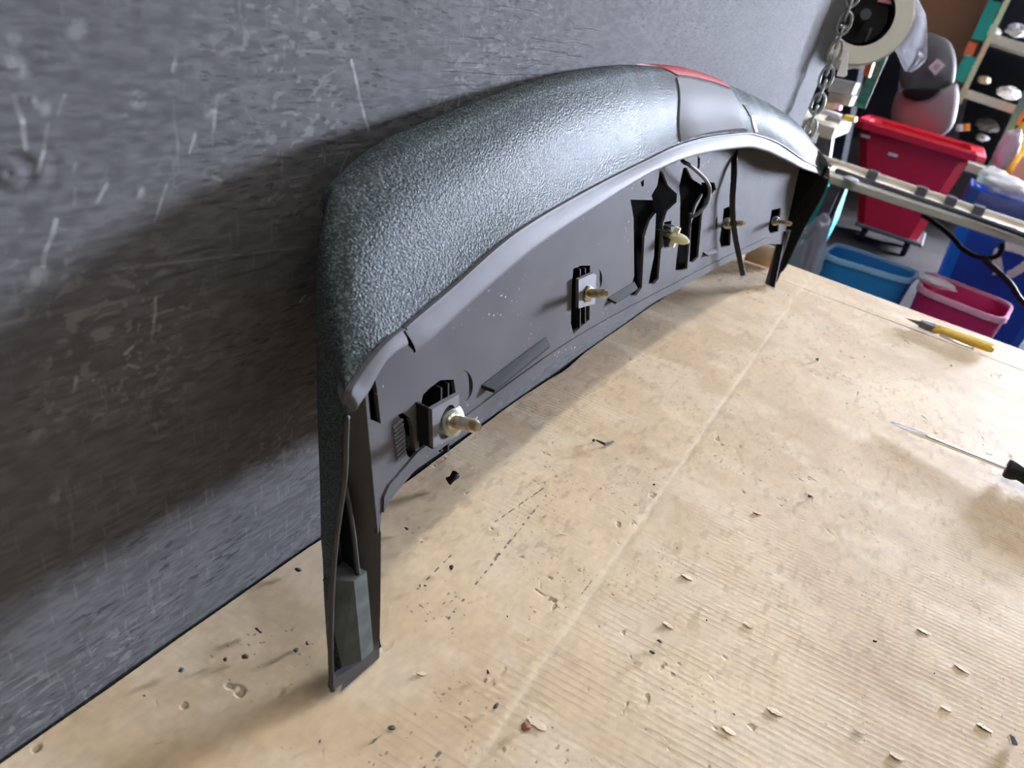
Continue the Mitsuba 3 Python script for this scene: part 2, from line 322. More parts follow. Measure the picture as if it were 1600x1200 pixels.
single('cardboard_sheet', sheet(seam + .0035, bx, 8), 'mat_cardboard', 'narrow cardboard strip along the far end of the bench, under the yellow tool', 'cardboard', smooth=40)

# ------------------------------------------------------------------ the spoiler
PA, PB = at_z(592, 1030), at_z(1210, 450)
L0 = float(np.linalg.norm(PB - PA)); U = (PB - PA) / L0; N = np.array([-U[1], U[0], 0.0])
def loc(P): d = np.asarray(P) - PA; return np.array([d @ U, d @ N, d[2]])
def W(q): q = np.asarray(q, float); return PA + q[..., :1] * U + q[..., 1:2] * N + q[..., 2:] * np.array([0, 0, 1.0])
def pw(s, z): q = 2 * s / L0 - 1; return .17 * z + .034 * (1 - np.clip(q * q, 0, 1.7))
def on(px, py, d=0.0):                     # where a line of sight meets the panel's curved surface moved by d
    r = ray(px, py); f = lambda t: (lambda a: a[1] - pw(a[0], a[2]) - d)(loc(O + r * t))
    ts = np.linspace(.15, 4, 240) / np.linalg.norm(r); v = [f(t) for t in ts]
    for i in range(239):
        if v[i] * v[i + 1] < 0: return loc(O + r * brentq(f, ts[i], ts[i + 1]))
    raise ValueError((px, py, d))
def on_s(px, py, s): r = ray(px, py); t = (s - (O - PA) @ U) / (r @ U); return loc(O + r * t)
SN, SF = -.045, 1.262                      # the two ends
def dB(s): return -.008 - .030 * np.clip(s / L0, 0, 1)
def onB(px, py, extra=0.0):
    d = -.02
    for _ in range(12): q = on(px, py, d + extra); d = dB(q[0])
    return q
B, A, D = [], [], []
for bq, aq, dq in [((520, 1081), (518, 1081), (592, 1029)), ((517, 1033), (512, 1030), (592, 990)), ((518, 933), (504, 933), (591, 930)), ((523, 860), (500, 860), (590, 880)), ((537, 755), (495, 755), (592, 850)),
                   ((541, 690), (492, 690), (594, 825)), ((540, 640), (490, 630), (595, 812)), ((539, 612), (489, 560), (597, 800))]:
    B.append(on_s(*bq, SN)); A.append(on_s(*aq, SN + .026 * min(1, len(A) / 2.5))); D.append(on(*dq, .006))
for bq, aq, dA, dq in [((539, 605), (488, 450), .040, (600, 792)), ((541, 601), (490, 390), .039, (604, 785)), ((545, 596), (496, 343), .037, (610, 776)), ((552, 587), (508, 310), .035, (620, 764)),
                       ((565, 570), (525, 283), .033, (632, 749)), ((588, 541), (566, 249), .031, (650, 728)), ((640, 500), (630, 207), .028, (700, 690)), ((700, 450), (715, 170), .025, (770, 635)),
                       ((800, 364), (830, 126), .021, (870, 562)), ((900, 304), (905, 106), .017, (950, 511)), ((1004, 251), (1000, 94), .016, (1030, 466)), ((1060, 225), (1057, 97), .016, (1070, 445)),
                       ((1110, 212), (1100, 107), .016, (1110, 423)), ((1162, 207), (1150, 129), .016, (1150, 403)), ((1190, 212), (1190, 150), .016, (1175, 391)), ((1215, 222), (1225, 172), .016, (1190, 384)),
                       ((1254, 249), (1258, 201), .014, (1200, 380))]:
    B.append(onB(*bq)); A.append(on(*aq, dA)); D.append(on(*dq, .006))
for (bq, aq) in [((1280, 264), (1280, 228)), ((1296, 278), (1296, 262))]:
    B.append(on_s(*bq, SF)); A.append(on_s(*aq, SF)); D.append(np.array([1.215, pw(1.215, .09) + .006, .09]))
for (bq, wd) in [((1290, 299), .060), ((1276, 325), .052), ((1258, 355), .042), ((1240, 393), .026), ((1230, 414), .014), ((1222, 425), .004)]:
    q = on_s(*bq, SF); q[2] = max(q[2], .003); B.append(q); A.append(q + np.array([0.0, wd, .0])); D.append(np.array([1.22, pw(1.22, q[2]) + .008, min(q[2], .09)]))
B, A, D = map(np.array, (B, A, D))
D[12:, 2] += .005
for X in (B, A, D): X[:, 2] = np.maximum(X[:, 2], .0008)
A[:, 1] = np.minimum(A[:, 1], WY - .006 - PA[1] - A[:, 0] * U[1])          # stays clear of the wall
NS, SUB = len(B), 10
tt = np.linspace(0, NS - 1, (NS - 1) * SUB + 1)
iB, iA, iD = (PchipInterpolator(np.arange(NS), X) for X in (B, A, D))
Bs, As, Ds = iB(tt), iA(tt), iD(tt)
mid = .5 * (Bs + As); Tg = np.gradient(mid, axis=0)
k5 = np.ones(9) / 9
C_ = As - Bs; ln = np.linalg.norm(C_, axis=1, keepdims=True); ch = C_ / np.maximum(ln, 1e-6)
Tsm = np.stack([np.convolve(np.pad(Tg[:, i], 4, 'edge'), k5, 'valid') for i in range(3)], 1)
Ou = np.cross(Tsm, ch); Ou /= np.maximum(np.linalg.norm(Ou, axis=1, keepdims=True), 1e-9)
Ou = np.stack([np.convolve(np.pad(Ou[:, i], 6, 'edge'), np.ones(13) / 13, 'valid') for i in range(3)], 1); Ou /= np.linalg.norm(Ou, axis=1, keepdims=True)
for i in range(len(tt)):                    # keep it at right angles to the chord
    o = Ou[i] - ch[i] * (Ou[i] @ ch[i]); Ou[i] = o / max(np.linalg.norm(o), 1e-9)
rr = np.minimum(np.interp(tt, [0, 7, 10, 14], [.008, .008, .010, .017])[:, None], .34 * ln)
NV = 26
face = []
for v in np.linspace(0, 1, NV):
    u_ = v * (1 - rr / np.maximum(ln, 1e-6))
    face.append(Bs + C_ * u_ + Ou * ln * (.012 * np.sin(np.pi * v) - .016 * np.sin(2 * np.pi * v)))
arc = []
for ph in np.linspace(0, 2.2, 12)[1:]:
    cen = As - ch * rr - Ou * rr
    arc.append(cen + rr * (Ou * math.cos(ph) + ch * math.sin(ph)))
skin = np.stack(face + arc, 1)
skin[..., 2] = np.maximum(skin[..., 2], .0008)
back = np.stack([skin[:, -1] + (Ds - skin[:, -1]) * v for v in np.linspace(0, 1, 8)], 1)
sp = thing('car_spoiler', 'black grained plastic car rear spoiler standing on its ends against the wall', 'car part')
obj('outer_skin', grid(W(skin)), 'mat_grained_plastic', sp, 55)
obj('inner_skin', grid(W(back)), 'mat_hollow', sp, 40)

from scipy.ndimage import map_coordinates
SW = W(skin); SNn = np.cross(np.gradient(SW, axis=0), np.gradient(SW, axis=1)); SNn /= np.maximum(np.linalg.norm(SNn, axis=-1, keepdims=True), 1e-9)
_m = SNn[18 * SUB, 8] @ (O - SW[18 * SUB, 8]); SNn *= np.sign(_m)
def S(t, r, off):                            # a point of the grained face: station along it, row up it, lifted by off
    q = np.stack([np.ravel(t) * SUB, np.ravel(r)]); g = lambda X: np.stack([map_coordinates(X[..., k], q, order=1, mode='nearest') for k in range(3)], -1)
    return g(SW) + np.ravel(off)[:, None] * g(SNn)
def patch(quad, n, m, lift, thick):          # quad: the corners (station, row); lift(a, c) over it
    q = np.array(quad, float); a, c = np.meshgrid(np.linspace(0, 1, n), np.linspace(0, 1, m), indexing='ij')
    uv = (1 - a)[..., None] * ((1 - c)[..., None] * q[0] + c[..., None] * q[1]) + a[..., None] * ((1 - c)[..., None] * q[3] + c[..., None] * q[2])
    l = lift(a, c) if callable(lift) else np.full(a.shape, lift)
    P = S(uv[..., 0], uv[..., 1], l).reshape(n, m, 3); Q = S(uv[..., 0], uv[..., 1], l - thick).reshape(n, m, 3)
    rim = lambda X: np.concatenate([X[0], X[1:, -1], X[-1, ::-1][1:], X[::-1, 0][1:]])
    return cat([grid(P), grid(Q), grid(np.stack([rim(P), rim(Q)]))])
obj('lamp_housing', patch([(18.95, 23.5), (20.75, 22.5), (21.15, .6), (19.05, .6)], 18, 18, lambda a, c: .0016 + .007 * a * np.minimum(1, 5 * np.minimum(c, 1 - c)) ** .6, .006), 'mat_facet_plastic', sp, 40, 'smooth grey facet where the brake lamp sits')
obj('red_lens', patch([(17.95, 33), (20.35, 33), (20.75, 24.5), (19.0, 24.5)], 16, 24, .0016, .003), 'mat_red_tape', sp, 40, 'red strip along the ridge')
obj('slot', patch([(21.05, 16), (21.25, 16.5), (21.5, 11), (21.38, 10)], 4, 4, .0014, .002), 'mat_black_plastic', sp, 40)
obj('sticker', patch([(21.42, 10.5), (21.62, 11.5), (21.75, 1.5), (21.6, .8)], 5, 5, .0014, .001), 'mat_white', sp, 40, 'small white tab beside the black slot')

# the lip below the grained face
st = [14, 15, 16, 17, 18, 19, 20, 21, 22, 23, 24, 25, 26]
cq = [(668, 537), (730, 480), (835, 391), (930, 326), (1025, 267), (1075, 247), (1118, 237), (1166, 231), (1195, 236), (1220, 247), (1252, 263)]
Cp = [onB(649, 552, -.004)] + [onB(*q, -.005) for q in cq] + [on_s(1280, 273, SF - .02), on_s(1294, 280, SF - .003)]
Bp = [onB(629, 510)] + [B[i] for i in st]
n_ = len(Cp); tl = np.linspace(0, n_ - 1, (n_ - 1) * 8 + 1)
Cs, Bl = (PchipInterpolator(np.arange(n_), np.array(X))(tl) for X in (Cp, Bp))
def lip_mesh(Bl, Cs, gro=.003):
    prof = []
    dn = Cs - Bl; out = np.array([0, -1.0, .25])
    for v, o in [(0, -.001), (0.02, .0024), (.10, .0026), (.15, .0004), (.20, .0003), (.5, .0016), (.8, .0016), (.95, .0008), (1.0, -.001)]:
        prof.append(Bl + dn * v + out * o)
    inn = Cs.copy(); inn[:, 1] = np.maximum(pw(Cs[:, 0], Cs[:, 2] + .006) + .002, Cs[:, 1] + .001); inn[:, 2] += .006
    prof.append(Cs + np.array([0, .002, .001])); prof.append(inn)
    return grid(W(np.stack(prof, 1)))
obj('lip', lip_mesh(Bl, Cs), 'mat_lip_plastic', sp, 50, 'smooth grey lip under the grained face')
b2 = [on_s(540.5, 633, SN + .001), onB(541, 612, -.001), onB(552, 590), onB(568, 568), onB(588, 543), onB(610, 522), onB(627, 511)]
c2 = [on_s(542, 645, SN + .002), onB(558, 638, -.003), onB(576, 612, -.003), onB(592, 582, -.003), onB(608, 560, -.003), onB(622, 549, -.003), onB(636, 541, -.003)]
obj('lip', lip_mesh(*(spline(np.array(X), 6) for X in (b2, c2))), 'mat_lip_plastic', sp, 50, 'short end of the lip curling into the near leg')
lw = []
for f in (0, 1): pass

# underside panel with its openings
def P2(pts, d=0.0): return np.array([on(*q, d)[[0, 2]] for q in pts])
FOLD = lambda z: np.interp(z, [0, .1, .21], [-.001, -.005, -.024])          # where the near leg turns back towards the end cap
LEFT = lambda z: np.interp(z, [0, .02, .05, .12, .21], [-.038, -.030, -.024, -.024, -.036])
def fold(s, z): return pw(s, z)
def leg_w(z):
    o = np.argsort(A[:8, 2]); o2 = np.argsort(B[:8, 2]); f = lambda X, k, o_: np.interp(z, X[:8, 2][o_], X[:8, k][o_])
    bs, bw, as_, aw = f(B, 0, o2), f(B, 1, o2), f(A, 0, o), f(A, 1, o)
    return bw + np.clip((LEFT(z) - bs) / np.maximum(as_ - bs, .004), 0, 1) * (aw - bw) - .002
def solid(cs, d0, d1, edge=.02):            # outline in (along, up) made a sheet between two offsets of the panel surface
    m = cs.extrude(1.0).refine_to_length(edge) if edge else cs.extrude(1.0)
    q = m.to_mesh(); v = np.array(q.vert_properties[:, :3], float)
    s, z = v[:, 0], v[:, 1]
    w = fold(s, z) + d0 + (d1 - d0) * v[:, 2]
    t = trimesh.Trimesh(W(np.stack([s, w, z], 1)), np.array(q.tri_verts), process=False)
    t.fix_normals(); return t
def cs(poly):
    p = np.asarray(poly, float); a = .5 * np.sum(p[:, 0] * np.roll(p[:, 1], -1) - np.roll(p[:, 0], -1) * p[:, 1])
    return m3.CrossSection([p if a > 0 else p[::-1]])
Dpix = [(592, 900), (590, 860), (592, 830), (597, 800), (606, 780), (620, 764), (650, 728), (700, 690), (750, 651), (800, 612), (850, 575), (900, 541), (950, 511), (1000, 483), (1050, 456), (1100, 428), (1140, 408), (1170, 393), (1195, 381), (1206, 381)]
Dl = P2(Dpix)
top = P2([(q[0], q[1] - 6) for q in [(600, 560), (649, 540), (730, 470), (835, 383), (930, 320), (1025, 262), (1075, 243), (1118, 234), (1166, 228), (1195, 232), (1220, 244)]])
sR = 1.203
out = np.vstack([Dl[2:], [[sR, .085], [sR, .24]], top[top[:, 0] < sR - .02][::-1], [[FOLD(z), z] for z in (.215, .19, .165, .14, .10)]])
zl = np.linspace(.001, .215, 40); rows = []
fo_ = np.array([max(FOLD(z), np.interp(z, [0, .05, .1, .12], [0.0, -.0005, -.002, -.2])) for z in zl])
for f in np.linspace(0, 1, 8):
    s_ = fo_ + (LEFT(zl) - fo_) * f; rows.append(np.stack([s_, pw(fo_, zl) + (np.maximum(leg_w(zl), pw(fo_, zl) + .001) - pw(fo_, zl)) * f, zl], 1))
rows = np.array(rows); rows[0, :, 0] += .0004
edge_ = rows[:1] + np.array([0, .004, 0])
obj('leg_face', grid(W(np.concatenate([edge_, rows]))), 'mat_leg_plastic', sp, 30)
holes = []
def hole(pts): c = cs(P2(pts)); holes.append(c); return c
hole([(655, 700), (656, 640), (661, 617), (672, 606), (688, 594), (709, 593), (713, 620), (712, 700), (700, 712), (668, 716)])
hole([(894, 440), (896, 420), (908, 415), (922, 415), (921, 500), (911, 508), (896, 522), (892, 505)])
hole([(985, 312), (1030, 313), (1033, 322), (1015, 345), (1007, 370), (1003, 450), (994, 462), (985, 463), (985, 455), (991, 430), (990, 340)])
hole([(1031, 266), (1035, 268), (1044, 290), (1058, 303), (1057, 316), (1042, 330), (1036, 350), (1029, 436), (1022, 444), (1013, 444), (1015, 434), (1022, 400), (1025, 335), (1018, 305), (1027, 290)])
hole([(1068, 262), (1073, 262), (1082, 280), (1098, 290), (1098, 302), (1087, 320), (1080, 345), (1074, 420), (1066, 423), (1055, 423), (1062, 360), (1063, 310), (1061, 292)])
hole([(1096, 285), (1116, 285), (1119, 295), (1104, 312), (1097, 335), (1091, 402), (1083, 410), (1077, 409), (1080, 350), (1088, 325), (1098, 305)])
hole([(1038, 347), (1049, 345), (1047, 386), (1038, 388), (1035, 365)])
hole([(1131, 326), (1140, 322), (1143, 330), (1141, 384), (1127, 387), (1124, 375), (1129, 345)])
hole([(1206, 328), (1220, 325), (1216, 362), (1204, 365), (1200, 358)])
hole([(575, 614), (586, 592), (589, 608), (595, 662), (579, 657)])
def crescent(c, w, h, a0, a1, th):
    t = np.radians(np.linspace(a0, a1, 14)); o = [(c[0] + w * math.cos(x), c[1] + h * math.sin(x)) for x in t]
    return o + [(c[0] + (w - th * math.sin(math.pi * i / 13)) * math.cos(x), c[1] + h * math.sin(x) * .96) for i, x in reversed(list(enumerate(t)))]
hole(crescent((722, 603), 17, 25, -80, 75, 6)); hole(crescent((934, 436), 7, 16, -80, 70, 4))
hole([(622, 648), (630, 645), (640, 653), (645, 668), (646, 690), (651, 711), (648, 718), (638, 714), (634, 705), (633, 675), (629, 660)])
hole([(1001, 285), (1006, 280), (1006, 290), (1003, 292)]); hole([(1090, 243), (1094, 248), (1093, 262), (1090, 265)])
hole([(1118, 344), (1121, 336), (1121, 355), (1118, 362)])
body = cs(out)
for h_ in holes: body = body - h_
obj('underside_panel', solid(body, 0, .003, .012), 'mat_panel_plastic', sp, 25, 'dusty grey underside panel with slots')
near = cs(np.vstack([Dl[3:], Dl[3:][::-1] + np.array([0, .011])]))
obj('lower_rim', solid(near, -.0014, .0005, .015), 'mat_panel_plastic', sp, 25)

# ribs, plates, studs
def ribs(pix, parent_d=(-.001, .018)):
    for a, c in pix:
        a, c = P2([a, c]); e = np.array([.0011, 0])
        obj('rib', solid(cs([a - e, a + e, c + e, c - e]), *parent_d, None), 'mat_black_plastic', sp)
ribs([((688, 605), (688, 705)), ((699, 598), (699, 705))]); ribs([((906, 420), (906, 512)), ((914, 419), (914, 505))], (-.0005, .012))
ribs([((1038, 352), (1048, 351)), ((1037, 362), (1048, 361)), ((1037, 373), (1047, 372))], (-.006, .01))
def plate(pts, hole_c, r, d, th=.003):
    c = cs(P2(pts, d)); hc = on(*hole_c, d)[[0, 2]]; c = c - m3.CrossSection.circle(r, 20).translate(hc)
    return solid(c, d, d + th, .006)
def stud(base, tip_len, d, pname, r=.0042, washer=.0095, lbl=None, m='mat_bolt', tip=None):
    q = on(*base, d); P = W(q); dr_ = -N - .17 * np.array([0, 0, -1.0]); dr_ = dr_ / np.linalg.norm(dr_)
    if tip is not None:
        r_ = ray(*tip); r_ = r_ / np.linalg.norm(r_)                       # the nearest approach gives the stud's own lean
        best = min((abs(np.linalg.norm(O + r_ * t - P) - tip_len), t) for t in np.linspace(np.linalg.norm(P - O) - tip_len, np.linalg.norm(P - O) + tip_len * .2, 400))
        dr_ = O + r_ * best[1] - P; dr_ /= np.linalg.norm(dr_)
    k = obj('stud', lathe(P, dr_, [(0, -.004), (r, -.004), (r, .006), (r * 1.25, .007), (r * 1.25, .009), (r * .95, .010)] + [(r * (.98 if i % 2 else .86), .011 + (tip_len - .014) * i / 22) for i in range(23)] + [(r * .6, tip_len), (0, tip_len)], 18), m, sp, 30, lbl)
    obj('flange', lathe(P, dr_, [(r, -.002), (washer, -.001), (washer, .0015), (washer * .8, .003), (washer * .62, .0065), (r, .0075)], 20), 'mat_zinc', k, 30)
    return k
obj('bracket', plate([(675, 640), (717, 616), (719, 668), (719, 678), (677, 700)], (699, 660), .0115, -.014), 'mat_plate', sp, 30, 'grey stud bracket nearest the camera')
for a in ([(675, 640), (677, 642), (679, 700), (677, 700)],):
    obj('bracket', solid(cs(P2([(674, 641), (678, 640), (680, 700), (676, 702)], -.012)), -.012, .012, .01), 'mat_black_plastic', sp)
stud((699, 657), .036, -.010, sp, .0046, .0125, 'rusty threaded stud nearest the camera', tip=(747, 667))
obj('bracket', plate([(904, 437), (927, 427), (932, 430), (930, 475), (904, 482)], (915, 458), .007, -.006), 'mat_plate', sp, 30)
stud((915, 458), .040, -.004, sp, .0042, .0085, 'rusty threaded stud left of the long slots', tip=(947, 459))
stud((1136, 349), .040, .002, sp, .0042, .0085, tip=(1162, 349)); stud((1211, 345), .042, .002, sp, .0042, .0085, tip=(1236, 350))
q0 = W(on(1051, 369, -.006)); dv = -N
ck = obj('push_clip', cat([lathe(q0, dv, [(0, -.012), (.005, -.012), (.006, .002), (.0065, .007), (.0062, .012), (.0048, .017), (.002, .021), (0, .0215)], 20)]), 'mat_clip', sp, 40, 'pale yellow push clip between the slots')
obj('wing', cat([hull([q0 + U * a + np.array([0, 0, c]) + dv * e for a in (-.003, .003) for c in (sg * .005, sg * .012) for e in (0., .006)]) for sg in (1, -1)]), 'mat_clip', ck, 30)
def bar(pts, d0, d1): obj('rib', solid(cs(P2(pts)), d0, d1, .02), 'mat_panel_plastic', sp, 25)
def ledge(p0, p1, h, wd):                  # a little shelf standing out of the panel
    a, c = on(*p0), on(*p1); P = np.array([W(a), W(c)]); o_ = -N * wd + np.array([0, 0, -.004]); u_ = np.array([0, 0, h])
    sh = U * .009
    obj('ledge', hull([P[0], P[1], P[0] + sh + o_, P[1] - sh * .4 + o_, P[0] + u_, P[1] + u_, P[0] + sh + o_ + u_, P[1] - sh * .4 + o_ + u_]), 'mat_black_plastic', sp)
ledge((752, 607), (852, 531), .003, .007); ledge((949, 469), (990, 443), .0025, .007); ledge((1098, 396), (1117, 389), .002, .006)
for i in range(9):                          # fine ridges cast in the near end
    a, c = P2([(613 + i * .8, 668 + i * 6.2), (628 + i * .6, 655 + i * 6.2)]); e = np.array([0, .0005])
    obj('ridge', solid(cs([a - e, c - e, c + e, a + e]), -.0012, .0005, None), 'mat_lip_plastic', sp)

# near leg: rim of the end cap, rib and foam block
def leg_strip(pix, th=.0022):
    a = spline([on_s(*p, SN + .001) for p in pix], 5); a[:, 2] = np.maximum(a[:, 2], .001)
    obj('leg_rim', tube(W(a), th, 8), 'mat_leg_plastic', sp, True)
leg_strip([(541, 650), (540, 690), (537, 755), (528, 817), (523, 860), (518, 933), (517, 1033), (520, 1079)], .0018)
rb = spline([on(539, 757, .012), on(550, 820, .008), on(556, 870, .006), on(560, 905, .005)], 5)
obj('leg_rim', tube(W(rb), .0016, 8), 'mat_leg_plastic', sp, True)
rbq = np.stack([W(rb), W(rb + np.array([.004, .02, 0]))]); obj('rib', grid(rbq), 'mat_black_plastic', sp)
def leg_pt(px, py, s): return W(on_s(px, py, s))
def fbk(px, py, s): return on_s(px, py, s)
e0, e1 = fbk(553, 908, -.026), fbk(565, 1033, -.026)          # its front edge, from top to bottom
def off(q, ds, dw): return W(q + np.array([ds, dw, 0.0]))
foam = hull([off(e0, 0, 0), off(e1, 0, 0), off(e0, .012, .000), off(e1, .012, .0), off(e0, -.012, .014), off(e1, -.012, .006), off(e0, .010, .016), off(e1, .010, .010)])
obj('foam_block', foam, 'mat_foam', sp, 20, 'grey-green foam block in the near leg')
ft = [on_s(520, 1079, SN), on(592, 1028), on(592, 1015), on_s(521, 1062, SN)]
for q in ft: q[2] = max(q[2], .001)
obj('foot', hull([W(q) for q in ft] + [W(q + np.array([0, .004, 0])) for q in ft]), 'mat_leg_plastic', sp)
# far end cap seen from inside, far leg
zz = np.linspace(.002, .21, 14)
bz = np.array([np.interp(zz, B[-8:][::-1, 2], B[-8:][::-1, 1])]).T[:, 0]
cap = np.stack([np.stack([np.full(14, SF - .004), bz + .001, zz], 1), np.stack([np.full(14, sR + .03), pw(sR, zz) + .003, zz], 1), np.stack([np.full(14, sR), pw(sR, zz) + .002, zz], 1)], 1)
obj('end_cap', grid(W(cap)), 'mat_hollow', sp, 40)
lg = np.array([[1.185, .0, .0], [1.199, .0, .0]])
obj('leg', hull([W([1.196, pw(1.2, .1) - .001, .11]), W([1.203, pw(1.2, .1) + .012, .11]), W([1.207, -.0005, .001]), W([1.213, .012, .001]), W([1.213, -.0005, .001]), W([1.203, pw(1.2, .1) - .001, .11])]), 'mat_black_plastic', sp)
obj('leg', hull([W([1.206, .012, .11]), W([1.225, .014, .11]), W([1.214, .005, .001]), W([1.232, .012, .001]), W([1.214, .02, .001]), W([1.206, .03, .11])]), 'mat_panel_plastic', sp)

# loose strap and wire hanging out of the spoiler
sq = [on(1149, 232, .004), on(1147, 260, -.006), on(1145, 300, -.012), on(1145, 335, -.014), on(1150, 375, -.016), on(1156, 405, -.02), on(1161, 430, -.022)]
obj('strap', tube(W(spline(sq, 6)), .0042, 8, .35, N), 'mat_black_rubber', sp, True, 'black strap hanging loose from the lip')
wq = [on(1066, 250, -.004), on(1074, 256, -.016), on(1090, 268, -.02), on(1104, 283, -.02), on(1109, 297, -.018), on(1104, 318, -.014), on(1092, 332, -.01), on(1082, 338, -.004), on(1078, 334, .004)]
obj('wire', tube(W(spline(wq, 6)), .0024, 8), 'mat_lip_plastic', sp, True, 'loop of grey wire beside the slots')

# ------------------------------------------------------------------ tools and crumbs on the cardboard
sd = thing('screwdriver', 'flat screwdriver with chrome shaft and black handle lying at the right edge', 'screwdriver')
t0, t1 = at_z(1391, 660, .006), at_z(1572, 731, .014)
u = (t1 - t0) / np.linalg.norm(t1 - t0); side = np.cross(u, [0, 0, 1.0]); Ls = np.linalg.norm(t1 - t0)
obj('shaft', tube([t0 + u * .038, t0 + u * .05, t1 + u * .01], [.0030, .0034, .0034], 14), 'mat_chrome', sd, True)
v = []
for a, wd, h in ((0, .0036, .0006), (.015, .0044, .0012), (.03, .0042, .0022), (.045, .0030, .0030)):
    v += [t0 + u * a + side * e * wd + np.array([0, 0, g * h]) for e in (-1, 1) for g in (-1, 1)]
obj('blade', hull(v), 'mat_chrome', sd, 30)
hp = [(0, 0), (.011, 0), (.0125, .003), (.012, .010), (.0095, .016), (.011, .024), (.0135, .034), (.014, .075), (.012, .095), (.006, .1), (0, .1)]
obj('handle', lathe(t1, u, hp, 24), 'mat_black_rubber', sd, 40)
kn = thing('pliers', 'long-nose pliers with yellow handles near the far end of the bench', 'pliers')
k0, k1 = at_z(1414, 497, .008), at_z(1551, 546, .010); u = (k1 - k0); Lk = np.linalg.norm(u); u /= Lk; side = np.cross(u, [0, 0, 1.0])
def kp(a, b_, z=0.0): return k0 + u * a * Lk + side * b_ + np.array([0, 0, z])
obj('jaw', hull([kp(0, -.0006), kp(0, .0006), kp(.2, -.004, -.004), kp(.2, -.0004, .004), kp(.2, -.0004, -.004), kp(.2, -.004, .004)]), 'mat_dark_steel', kn)
obj('jaw', hull([kp(0.01, -.0002), kp(0.01, .0012), kp(.2, .0006, -.004), kp(.2, .005, .004), kp(.2, .005, -.004), kp(.2, .0006, .004)]), 'mat_dark_steel', kn)
obj('joint', hull([kp(a, b_, z) for a, w_ in ((.17, .006), (.25, .011), (.34, .011), (.40, .007)) for b_ in (-w_, w_) for z in (-.006, .006)]), 'mat_dark_steel', kn)
obj('handle', tube(spline([kp(.33, -.007, .001), kp(.5, -.009, .001), kp(.8, -.008, .001), kp(1.0, -.004, .001)], 6), [.0065] * 10 + [.0075] * 6 + [.0075] * 2 + [.005], 12), 'mat_yellow', kn, True)
obj('handle', tube(spline([kp(.33, .007, .001), kp(.5, .009, .001), kp(.8, .010, .001), kp(1.0, .007, .001)], 6), [.0055] * 10 + [.0065] * 6 + [.0065] * 2 + [.005], 12), 'mat_mustard', kn, True)
obj('spring_lever', tube(spline([kp(.42, .016, -.003), kp(.6, .024, -.004), kp(.8, .026, -.004)], 5), .003, 8), 'mat_chrome', kn, True)

def chip(px, py, size, m, name, label, cat_, group, flat=.5, seed=0):
    r_ = np.random.default_rng(seed + int(px * 13 + py)); c = at_z(px, py, size * flat * .6)
    p = r_.normal(size=(16, 3)); p /= np.linalg.norm(p, axis=1, keepdims=True); a = r_.uniform(0, 3.14)
    e = np.array([size, size * r_.uniform(.35, .8), size * flat]); p = p * e
    p[:, :2] = p[:, :2] @ np.array([[math.cos(a), math.sin(a)], [-math.sin(a), math.cos(a)]]); p[:, 2] = np.maximum(p[:, 2], -size * flat * .6 - .001)
    single(name, hull(c + p), m, label, cat_, group)
mat('mat_crumb', two(principled((.05, .038, .03), .8))); mat('mat_torn', two(principled((.50, .37, .23), .85)))
mat('mat_rust', two(principled((.20, .085, .04), .8)))
single('plastic_stub', cat([tube([at_z(700, 752, .004), at_z(706, 748, .006), at_z(712, 741, .008)], [.004, .003, .0045], 8)]), 'mat_black_plastic', 'small black plastic stub on the cardboard below the near stud', 'debris', smooth=True)
for i, (px, py, s) in enumerate([(466, 890, .0045), (404, 985, .005), (283, 1046, .0045), (383, 1026, .004), (462, 1016, .004), (352, 1030, .003), (440, 850, .003), (395, 860, .002), (225, 1087, .0016), (635, 826, .004), (706, 886, .005), (656, 915, .0028), (664, 915, .0022),
                                 (612, 1137, .004), (928, 688, .0045), (1022, 757, .0035), (1031, 1002, .0045), (1019, 1019, .004), (775, 1103, .005), (762, 1050, .0035), (1104, 969, .0018), (1367, 1002, .0035), (1460, 1052, .002), (1147, 1116, .002), (1265, 775, .006), (1277, 562, .008), (1486, 571, .006),
                                 (1580, 1158, .003), (480, 1005, .003), (1106, 864, .002), (500, 1158, .002), (980, 898, .0015), (793, 963, .0014)]):
    chip(px, py, s * .62, 'mat_crumb', 'crumb', 'tiny dark crumb of dirt lying on the cardboard', 'debris', 'dark crumbs on the cardboard', .45)
for i, (px, py, s) in enumerate([(1045, 975, .008), (660, 1050, .008), (840, 1128, .013), (1075, 900, .009), (1170, 975, .007), (1212, 1110, .010), (1140, 1140, .009), (1345, 1140, .007), (1403, 1180, .009), (1505, 1043, .012), (1445, 985, .010), (1540, 1135, .010), 
                                 (880, 832, .008), (1185, 800, .009), (1480, 1105, .007)]):
    c = at_z(px, py, 0); a = .15 + rng.normal() * .5; ud = np.array([math.sin(a) * .5, -math.cos(a), 0]); sd_ = np.array([ud[1], -ud[0], 0]); g = rng.uniform(.03, .09); s *= .72
    P = []
    for f in np.linspace(0, 1, 7):
        wd = s * .42 * math.sin(math.pi * (.12 + .8 * f)) * rng.uniform(.8, 1.1)
        P.append([c + ud * s * (f - .5) * 1.6 + sd_ * e * wd + np.array([0, 0, -.0012 + (e + 1) * g * s * .55 * (.7 + .3 * math.sin(5 * f))]) for e in np.linspace(-1, 1, 5)])
    P = np.array(P); lo = P - np.array([0, 0, .0008])
    k = single('torn_flap', cat([grid(P), grid(lo[:, ::-1])]), 'mat_cardboard', 'small lifted flap torn in the face of the cardboard', 'torn cardboard', 'torn flaps in the cardboard', 40)
chip(822, 1135, .0042, 'mat_rust', 'rust_flake', 'reddish brown rust flake in the torn dent near the bottom edge', 'debris', None, .3)
chip(1582, 1157, .005, 'mat_chrome', 'metal_bit', 'tiny shiny metal bit at the lower right of the cardboard', 'debris', None, .7)
